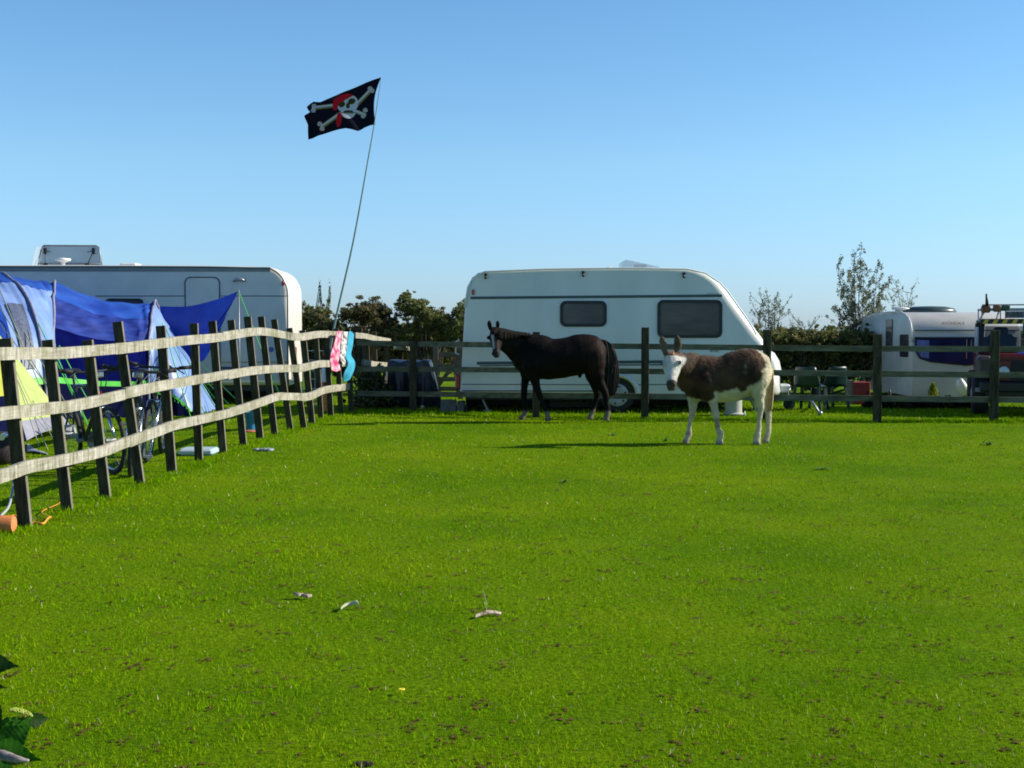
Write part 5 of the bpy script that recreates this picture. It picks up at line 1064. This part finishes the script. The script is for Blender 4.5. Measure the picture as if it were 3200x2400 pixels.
# sheeted box
sb = thing('sheeted_box', 'box draped in shiny dark plastic sheet at the fence corner', 'box', (gx(1275,24.2),24.2,0)); x0_, x1_ = gx(1212,24.2), gx(1340,24.2); zz = at(0,1129,24.2).z
q = MB(); rows = []
N_ = 90
for lv, (zf, ex) in enumerate([(1.0,-.03),(1.0,0),(.93,.015),(.7,.03),(.4,.05),(.15,.07),(.0,.08)]):
    row = []
    for k in range(N_):
        a = k/N_*4; sidei = int(a); f = a-sidei; cs = [(x0_,24.2),(x1_,24.2),(x1_,25.1),(x0_,25.1)]; p0 = cs[sidei]; p1 = cs[(sidei+1)%4]
        x = p0[0]+(p1[0]-p0[0])*f; y = p0[1]+(p1[1]-p0[1])*f; nx, ny = [(0,-1),(1,0),(0,1),(-1,0)][sidei]
        fold = (.06*math.sin(k*1.7)+.05*math.sin(k*.9+lv*.5))*(1-zf)*1.4
        row.append(Vector((x+nx*(ex+fold), y+ny*(ex+fold), zz*zf+(.02*math.sin(k*.7) if lv < 2 else 0))))
    row.append(row[0].copy()); rows.append(row)
q.grid(rows); q.face(range(0,N_)); q.build('plastic_sheet', mat('shiny_black_sheet', (.045,.040,.045), .22, .2, 6, 1.0, 6, spec=.45), sb, smooth=True, auto=60)
q = MB(); q.box(((x0_+x1_)/2,24.65,zz/2-.02), (x1_-x0_-.06,.82,zz-.06)); q.build('crate', gwood, sb)
shrub('bush', 'low dark bush in the fence corner left of the sheeted box', 'bush', (gx(1160,24),24,0), [PB(1150,1200,24,110,110,1600,.4), PB(1190,1240,24,110,70,1300,.4), PB(1140,1255,23.8,90,50,700,.3)], .04, DG+[(.03,.04,.015)], 31, k=12)
q = MB(); a = at(1320,1272,23.6); a.z = 0; q.lathe([(.03,0),(.03,.05),(.022,.07),(.004,.075)], a, 12); o = q.build('small_pot', mat('cream_pot', (.65,.45,.3), .5), None, smooth=True); tag(o, 'tiny cream pot on the grass below the sheeted box', 'pot')
# bollard + airer
a = Vector((gx(1014,23.2),23.2,0)); bo = thing('marker_post', 'orange and white plastic marker post seen between the far side fence posts', 'marker', a)
q = MB(); q.lathe([(.07,0),(.06,.04),(.05,.42),(.004,.42)], a, 16); q.build('orange_base', orangel, bo, smooth=True, auto=50)
q = MB(); q.lathe([(.052,.42),(.052,.50)], a, 16); q.build('red_ring', redl, bo); q = MB(); q.lathe([(.05,.50),(.048,.72),(.03,.76),(.004,.77)], a, 16); q.build('white_top', wtrim, bo, smooth=True, auto=50)
a = Vector((gx(985,24.0),24.0,0)); ai = thing('clothes_airer', 'spindly white clothes airer beside the end of the left caravan', 'airer', a); q = MB()
for k in range(5): z = .35+k*.17; q.bar(a+Vector((-.22,0,z)), a+Vector((.22,0,z)), .01,.01)
q.build('rungs', wtrim, ai); q = MB()
for sx in (-.22,.0,.22): q.bar(a+Vector((sx,0,0)), a+Vector((sx,0,1.1)), .014,.014,up=(0,1,0))
q.build('uprights', grey_m, ai)
# concrete blocks, drum, chairs, red locker, bed
for i, (pa, pb_, h) in enumerate([(1377,1425,1251),(1428,1452,1254)]):
    Yb = 22.9; a = gx(pa,Yb); b = gx(pb_,Yb); q = MB(); zz = at(0,h,Yb).z; q.box(((a+b)/2,Yb+.15,zz/2), (b-a,.3,zz), bev=.012)
    q.box(((a+b)/2-(b-a)*.22,Yb-.002,zz/2), ((b-a)*.25,.01,zz*.5)); o = q.build('concrete_block', conc, None); tag(o, ['wide grey concrete block left of the middle caravan','narrow dark block tucked under the tail of the middle caravan'][i], 'block', 'blocks by the caravan tail')
a = Vector((gx(2292,22.0),22.0,0)); dr_ = thing('water_drum', 'squat cream plastic drum standing under the caravan behind the donkey', 'drum', a)
q = MB(); q.lathe([(.15,0),(.17,.02),(.17,.03),(.14,.05),(.14,.27),(.16,.29),(.004,.30)], a, 24); q.build('drum_body', mat('cream_plastic', (.42,.42,.36), .45, .08, 6), dr_, smooth=True, auto=40)
q = MB(); q.lathe([(.165,.27),(.165,.30),(.15,.31),(.004,.312)], a, 24); q.build('lid', wtrim, dr_, smooth=True, auto=40)
a = Vector((gx(2327,21.8),21.8,0)); q = MB(); q.lathe([(.018,0),(.015,.05),(.004,.08)], a, 8); o = q.build('small_bottle', wtrim, None, smooth=True); tag(o, 'tiny pale bottle in the grass right of the cream drum', 'bottle')
dgp = mat('dark_green_plastic', (.005,.030,.023), .4, .2, 6)
def chair():
    t = thing('garden_chair', 'nearer dark green moulded garden chair by the caravan hitch', 'chair', (0,0,0), 'green garden chairs')
    q = MB(); q.box((0,0,.42), (.46,.44,.03), bev=.012); q.build('seat', dgp, t)
    q = MB(); rows = []
    for i in range(9):
        z = .42+.34*i/8; hw = .25-.07*(i/8)**2; rows.append([Vector((hw*math.sin(R(a)), .24+.10*(i/8)-.10*(1-math.cos(R(a))), z)) for a in range(-70,71,14)])
    q.grid(rows); q.build('backrest', dgp, t, smooth=True, solid=.012)
    for sx in (-1,1):
        q = MB(); q.tube([(sx*.25,.22,.66),(sx*.28,.05,.66),(sx*.27,-.18,.63),(sx*.25,-.22,.44)], [(.012,.03)]*4, 8); q.build('armrest', dgp, t, smooth=True)
        for y in (-.2,.2): q = MB(); q.bar((sx*.20,y,.42),(sx*.25,y*1.25,0),.045,.03,up=(0,1,0)); q.build('leg', dgp, t)
    return t
c1 = chair(); c1.location = (gx(2532,23.4),23.4,0); c1.rotation_euler.z = R(150)
c2 = copy_tree(c1); c2.location = (gx(2590,23.7),23.7,0); c2.rotation_euler.z = R(200); c2['label'] = 'farther dark green moulded garden chair, the right one of the pair'
q = MB(); q.tube([at(2527,1240,22.2),Vector((gx(2562,21.9),21.9,.03))], .022, 8); q.ball(Vector((gx(2563,21.9),21.9,.04)), .04, 8, 6); o = q.build('steady_strut', grey_m, None, smooth=True); tag(o, 'short angled metal strut standing below the garden chairs', 'strut')
a = Vector((gx(2693,25.2),25.2,0)); rk = thing('red_locker', 'dull red metal locker left of the right hand caravan', 'locker', a); q = MB(); q.box(a+Vector((0,.2,.21)), (.32,.4,.42), bev=.01); q.build('cabinet', mat('dull_red', (.22,.02,.018), .6, .25, 8), rk)
q = MB(); q.box(a+Vector((-.18,.2,.22)), (.04,.4,.46)); q.build('side_board', gwood, rk); q = MB(); q.box(a+Vector((.1,-.01,.22)), (.02,.02,.08)); q.build('handle', dkplastic, rk)
shrub('flower_bed', 'dark planted bed along the foot of the right hand caravan', 'flower bed', (gx(2860,24.6),24.6,0), [PB(2735+50*i, 1266+random.uniform(-4,4), 24.2, 76, 46, 1300, .35) for i in range(7)], .03, [(.03,.035,.015),(.05,.045,.02),(.02,.02,.012),(.04,.02,.015),(.07,.08,.03)], 41, k=12, crown='foliage')
cf_ = thing('dwarf_conifer', 'bright yellow green dwarf conifer in front of the right hand caravan', 'conifer', (gx(2916,25.2),25.2,0))
v, f, c = leafcloud([(tuple(at(2916,1262-6*k,25.2)), (max(.02,.115*math.sin(math.pi*(1-k/11)*.62+.25)),)*2+(.05,), 130) for k in range(11)], .02, [(.28,.34,.02),(.22,.30,.02),(.34,.36,.03)], 42, aspect=.4); npmesh('foliage', v, f, leaf_m, c, cf_)
q = MB(); q.lathe([(.08,0),(.1,.14),(.004,.14)], (gx(2916,25.2),25.2,0), 16); q.build('pot', mat('terracotta', (.22,.09,.05), .8), cf_)
shrub('bush', 'small round pale green bush at the right end of the planted bed', 'bush', (gx(2962,24.3),24.3,0), [PB(2962,1266,24.1,34,28,500,.12), PB(3000,1266,24.2,50,40,600,.12)], .022, GY+[(.16,.2,.06)], 43, k=6, stems=3, trunk_r=.01)
a = Vector((gx(2780,24.9),24.9,0)); q = MB(); q.lathe([(.03,0),(.035,.20),(.02,.26),(.012,.30),(.004,.30)], a, 12); o = q.build('dark_bottle', dkplastic, None, smooth=True); tag(o, 'small dark bottle shape standing by the side of the right hand caravan', 'bottle')
# ------------------------------------------------------------------ field litter and weeds
def curl(name, label, cat, pts, width, m):
    P = [gnd(x, y)+Vector((0,0,z)) for x, y, z in pts]; P = catmull(P, 5); q = MB(); n = len(P)
    q.grid([[p+Vector((0,-width*.5*math.sin(math.pi*(i+.4)/(n)),-.004)) for i, p in enumerate(P)],[p+Vector((0,0,.012)) for p in P],[p+Vector((0,width*.5*math.sin(math.pi*(i+.4)/(n)),-.002)) for i, p in enumerate(P)]])
    o = q.build(name, m, None, smooth=True, solid=.002); tag(o, label, cat); return o
pap = mat('pale_dry_leaf', (.42,.44,.27), .6, .15, 30); brl = mat('brown_leaf', (.12,.07,.035), .7, .4, 60, col2=(.55,.46,.36))
curl('fallen_leaf', 'pale curved fallen leaf lying alone on the grass left of centre', 'leaf', [(1064,1912,.01),(1080,1903,.018),(1098,1900,.02),(1116,1902,.03),(1122,1905,.008)], .024, pap)
curl('fallen_leaf', 'small dry leaf scrap left of the pale curved leaf', 'leaf', [(918,1868,.02),(932,1872,.02),(945,1868,.012),(958,1873,.015),(975,1870,.01)], .022, brl)
curl('fallen_leaf', 'brown and white leaf litter at the foot of the upright stalk', 'leaf', [(1484,1936,.01),(1500,1931,.014),(1520,1928,.02),(1545,1926,.016),(1566,1925,.006)], .024, brl)
q = MB(); a = gnd(1521,1915); b = at(1510,1845,a.y); q.tube([a, a.lerp(b,.5)+Vector((.006,0,0)), b], [.003,.0025,.002], 5); o = q.build('dry_stalk', pap, None); tag(o, 'thin upright dry stalk in the middle of the grass', 'stalk')
def weed(px, py, r, n, label, h=.045, col=(.13,.25,.01)):
    g = gnd(px, py); t_ = []; q = MB()
    for k in range(n):
        a = random.uniform(0,6.28); l = r*random.uniform(.6,1.1); d = Vector((math.cos(a),math.sin(a),0)); s_ = Vector((-d.y,d.x,0))*.012
        q.grid([[g+d*.01-s_*.4,g+d*.01+s_*.4],[g+d*l*.5+Vector((0,0,h))-s_,g+d*l*.5+Vector((0,0,h))+s_],[g+d*l+Vector((0,0,h*.5))-s_*.2,g+d*l+Vector((0,0,h*.5))+s_*.2]])
    o = q.build('weed', mat('weed_leaf', (.12,.23,.01), .5, .3, 12, trans=.2), None, smooth=True); tag(o, label, 'weed', 'weeds in the grass')
weed(1762,1508,.06,14,'low weed rosette in the grass below the horse', .025, (.12,.24,.01)); weed(3088,1392,.11,26,'weed tuft near the right edge of the paddock'); weed(1915,1362,.10,18,'dark grass tuft at the end of the donkey shadow', .03, (.10,.20,.01)); weed(2080,1380,.06,12,'tiny tuft just left of the donkey front hoof', .04)
weed(2570,1468,.10,16,'low tuft in front of the donkey to the right', .025, (.10,.20,.01))
q = MB(); a = gnd(1135,2398)
for k in range(26): q.ball(a+Vector((random.gauss(0,.016),random.gauss(0,.010),.004+random.uniform(0,.010))), (random.uniform(.006,.012),random.uniform(.005,.010),random.uniform(.003,.007)), 6, 4)
o = q.build('soil_clod', MATS['soil'] if False else mat('dark_soil', (.03,.02,.01), .95, .3, 30), None); tag(o, 'dark soil clod at the bottom edge of the picture', 'soil')
q = MB(); a = gnd(1255,2170)
for k in range(8): t = 2*math.pi*k/8; q.ball(a+Vector((.008*math.cos(t),.008*math.sin(t),.02)), (.006,.006,.003), 6, 4)
q.tube([a,a+Vector((0,0,.02))], .0015, 4); o = q.build('yellow_flower', mat('yellow_petal', (.8,.6,.02), .5), None); tag(o, 'single yellow flower in the near grass', 'flower')
# ------------------------------------------------------------------ foreground shrub at the lower left
fs = thing('garden_shrub', 'broad leaved shrub poking in at the bottom left corner', 'shrub', (-1.45,3.15,0))
z3 = lambda x, y: (x/3.686, 1950+y/3.686)
leafg = mat('broad_leaf', (.022,.10,.006), .5, .25, 30, .2, 60, col2=(.04,.15,.010), trans=.5, spec=.12); leafd = mat('dark_broad_leaf', (.012,.04,.006), .45, .25, 30, .2, 60, col2=(.025,.06,.010), trans=.35, spec=.08)
def bleaf(a, b, w_, Y0, Y1, m, bow=.015, side=None):
    A, B = at(*z3(*a), Y0), at(*z3(*b), Y1); ax = B-A; L = ax.length; bow = min(bow, .05*L); vw = Vector((0,-1,.25)).normalized(); sd_ = ax.cross(vw).normalized(); up = sd_.cross(ax).normalized(); q = MB(); rows = []
    for i in range(25):
        t = i/24; hw = w_*(math.sin(math.pi*t**.85)**.8) if 0 < t < 1 else .0005; hw = w_*math.sin(math.pi*t**.72)**1.55*1.08 if 0 < t < 1 else .0005; serr = 1+.05*math.sin(i*8)
        c_ = A+ax*t+up*bow*math.sin(math.pi*t)*1.5; rows.append([c_+sd_*hw*s*serr+up*(.18*abs(s)*hw)+up*.002*math.sin(i*2.2)*abs(s) for s in (-1,-.5,0,.5,1)])
    q.grid(rows); lf = q.build('leaf', m, fs, smooth=True); return lf
bleaf((-220,430),(245,490),.024,3.1,3.05,leafd); bleaf((-200,660),(95,742),.012,3.15,3.1,leafd); bleaf((-60,1380),(400,1060),.032,3.0,3.05,leafg); bleaf((60,1400),(375,1150),.026,2.98,3.0,leafg); bleaf((250,1120),(580,1085),.0155,3.05,3.1,leafd)
bleaf((-60,1400),(510,1580),.026,2.95,2.9,leafg); bleaf((-140,900),(30,1230),.022,3.0,2.98,leafd); bleaf((-60,1560),(170,1680),.03,2.95,2.9,leafg); bleaf((-200,1150),(60,1300),.028,3.1,3.1,leafg)
for k in range(12): bleaf((-300-60*(k%4),700+110*k),(-120-40*(k%3),900+110*k),.03,3.2,3.1,leafd if k%2 else leafg)
q = MB(); q.tube(catmull([Vector((-1.45,3.15,0)), at(*z3(-330,1500),3.15), at(*z3(-60,1450),3.05), at(*z3(30,1390),3.03), at(*z3(110,1370),3.02)], 5), [.010]*5+[.006]*16, 7); q.tube([Vector((-1.45,3.15,0)), at(*z3(-300,900),3.2), at(*z3(-180,500),3.15)], [.009,.007,.004], 6); q.build('stem', mat('green_stem', (.12,.16,.06), .6), fs, smooth=True)
q = MB(); q.tube(catmull([at(*z3(-160,1500),2.9), at(*z3(30,1515),2.88), at(*z3(200,1560),2.86), at(*z3(335,1575),2.86)], 4), [.013,.013,.012,.012,.012,.011,.010,.009,.008,.007,.005,.004,.003], 7); q.build('dead_twig', mat('grey_twig', (.10,.08,.07), .8, .5, 60, col2=(.36,.31,.29)), fs, smooth=True)
q = MB(); c0 = at(*z3(235,1010),3.04); r_ = random.Random(9)
for k in range(260):
    t = r_.uniform(-1,1); a = r_.uniform(0,math.pi); p = at(*z3(240+130*t, 1010+34*t-60*math.sin(a)*math.sqrt(1-t*t)*.8+20), 3.04+.03*math.cos(a)); q.ball(p, .0028, 5, 3)
q.build('flower_head', mat('yellow_green_buds', (.30,.36,.04), .6, .3, 60), fs, smooth=True)
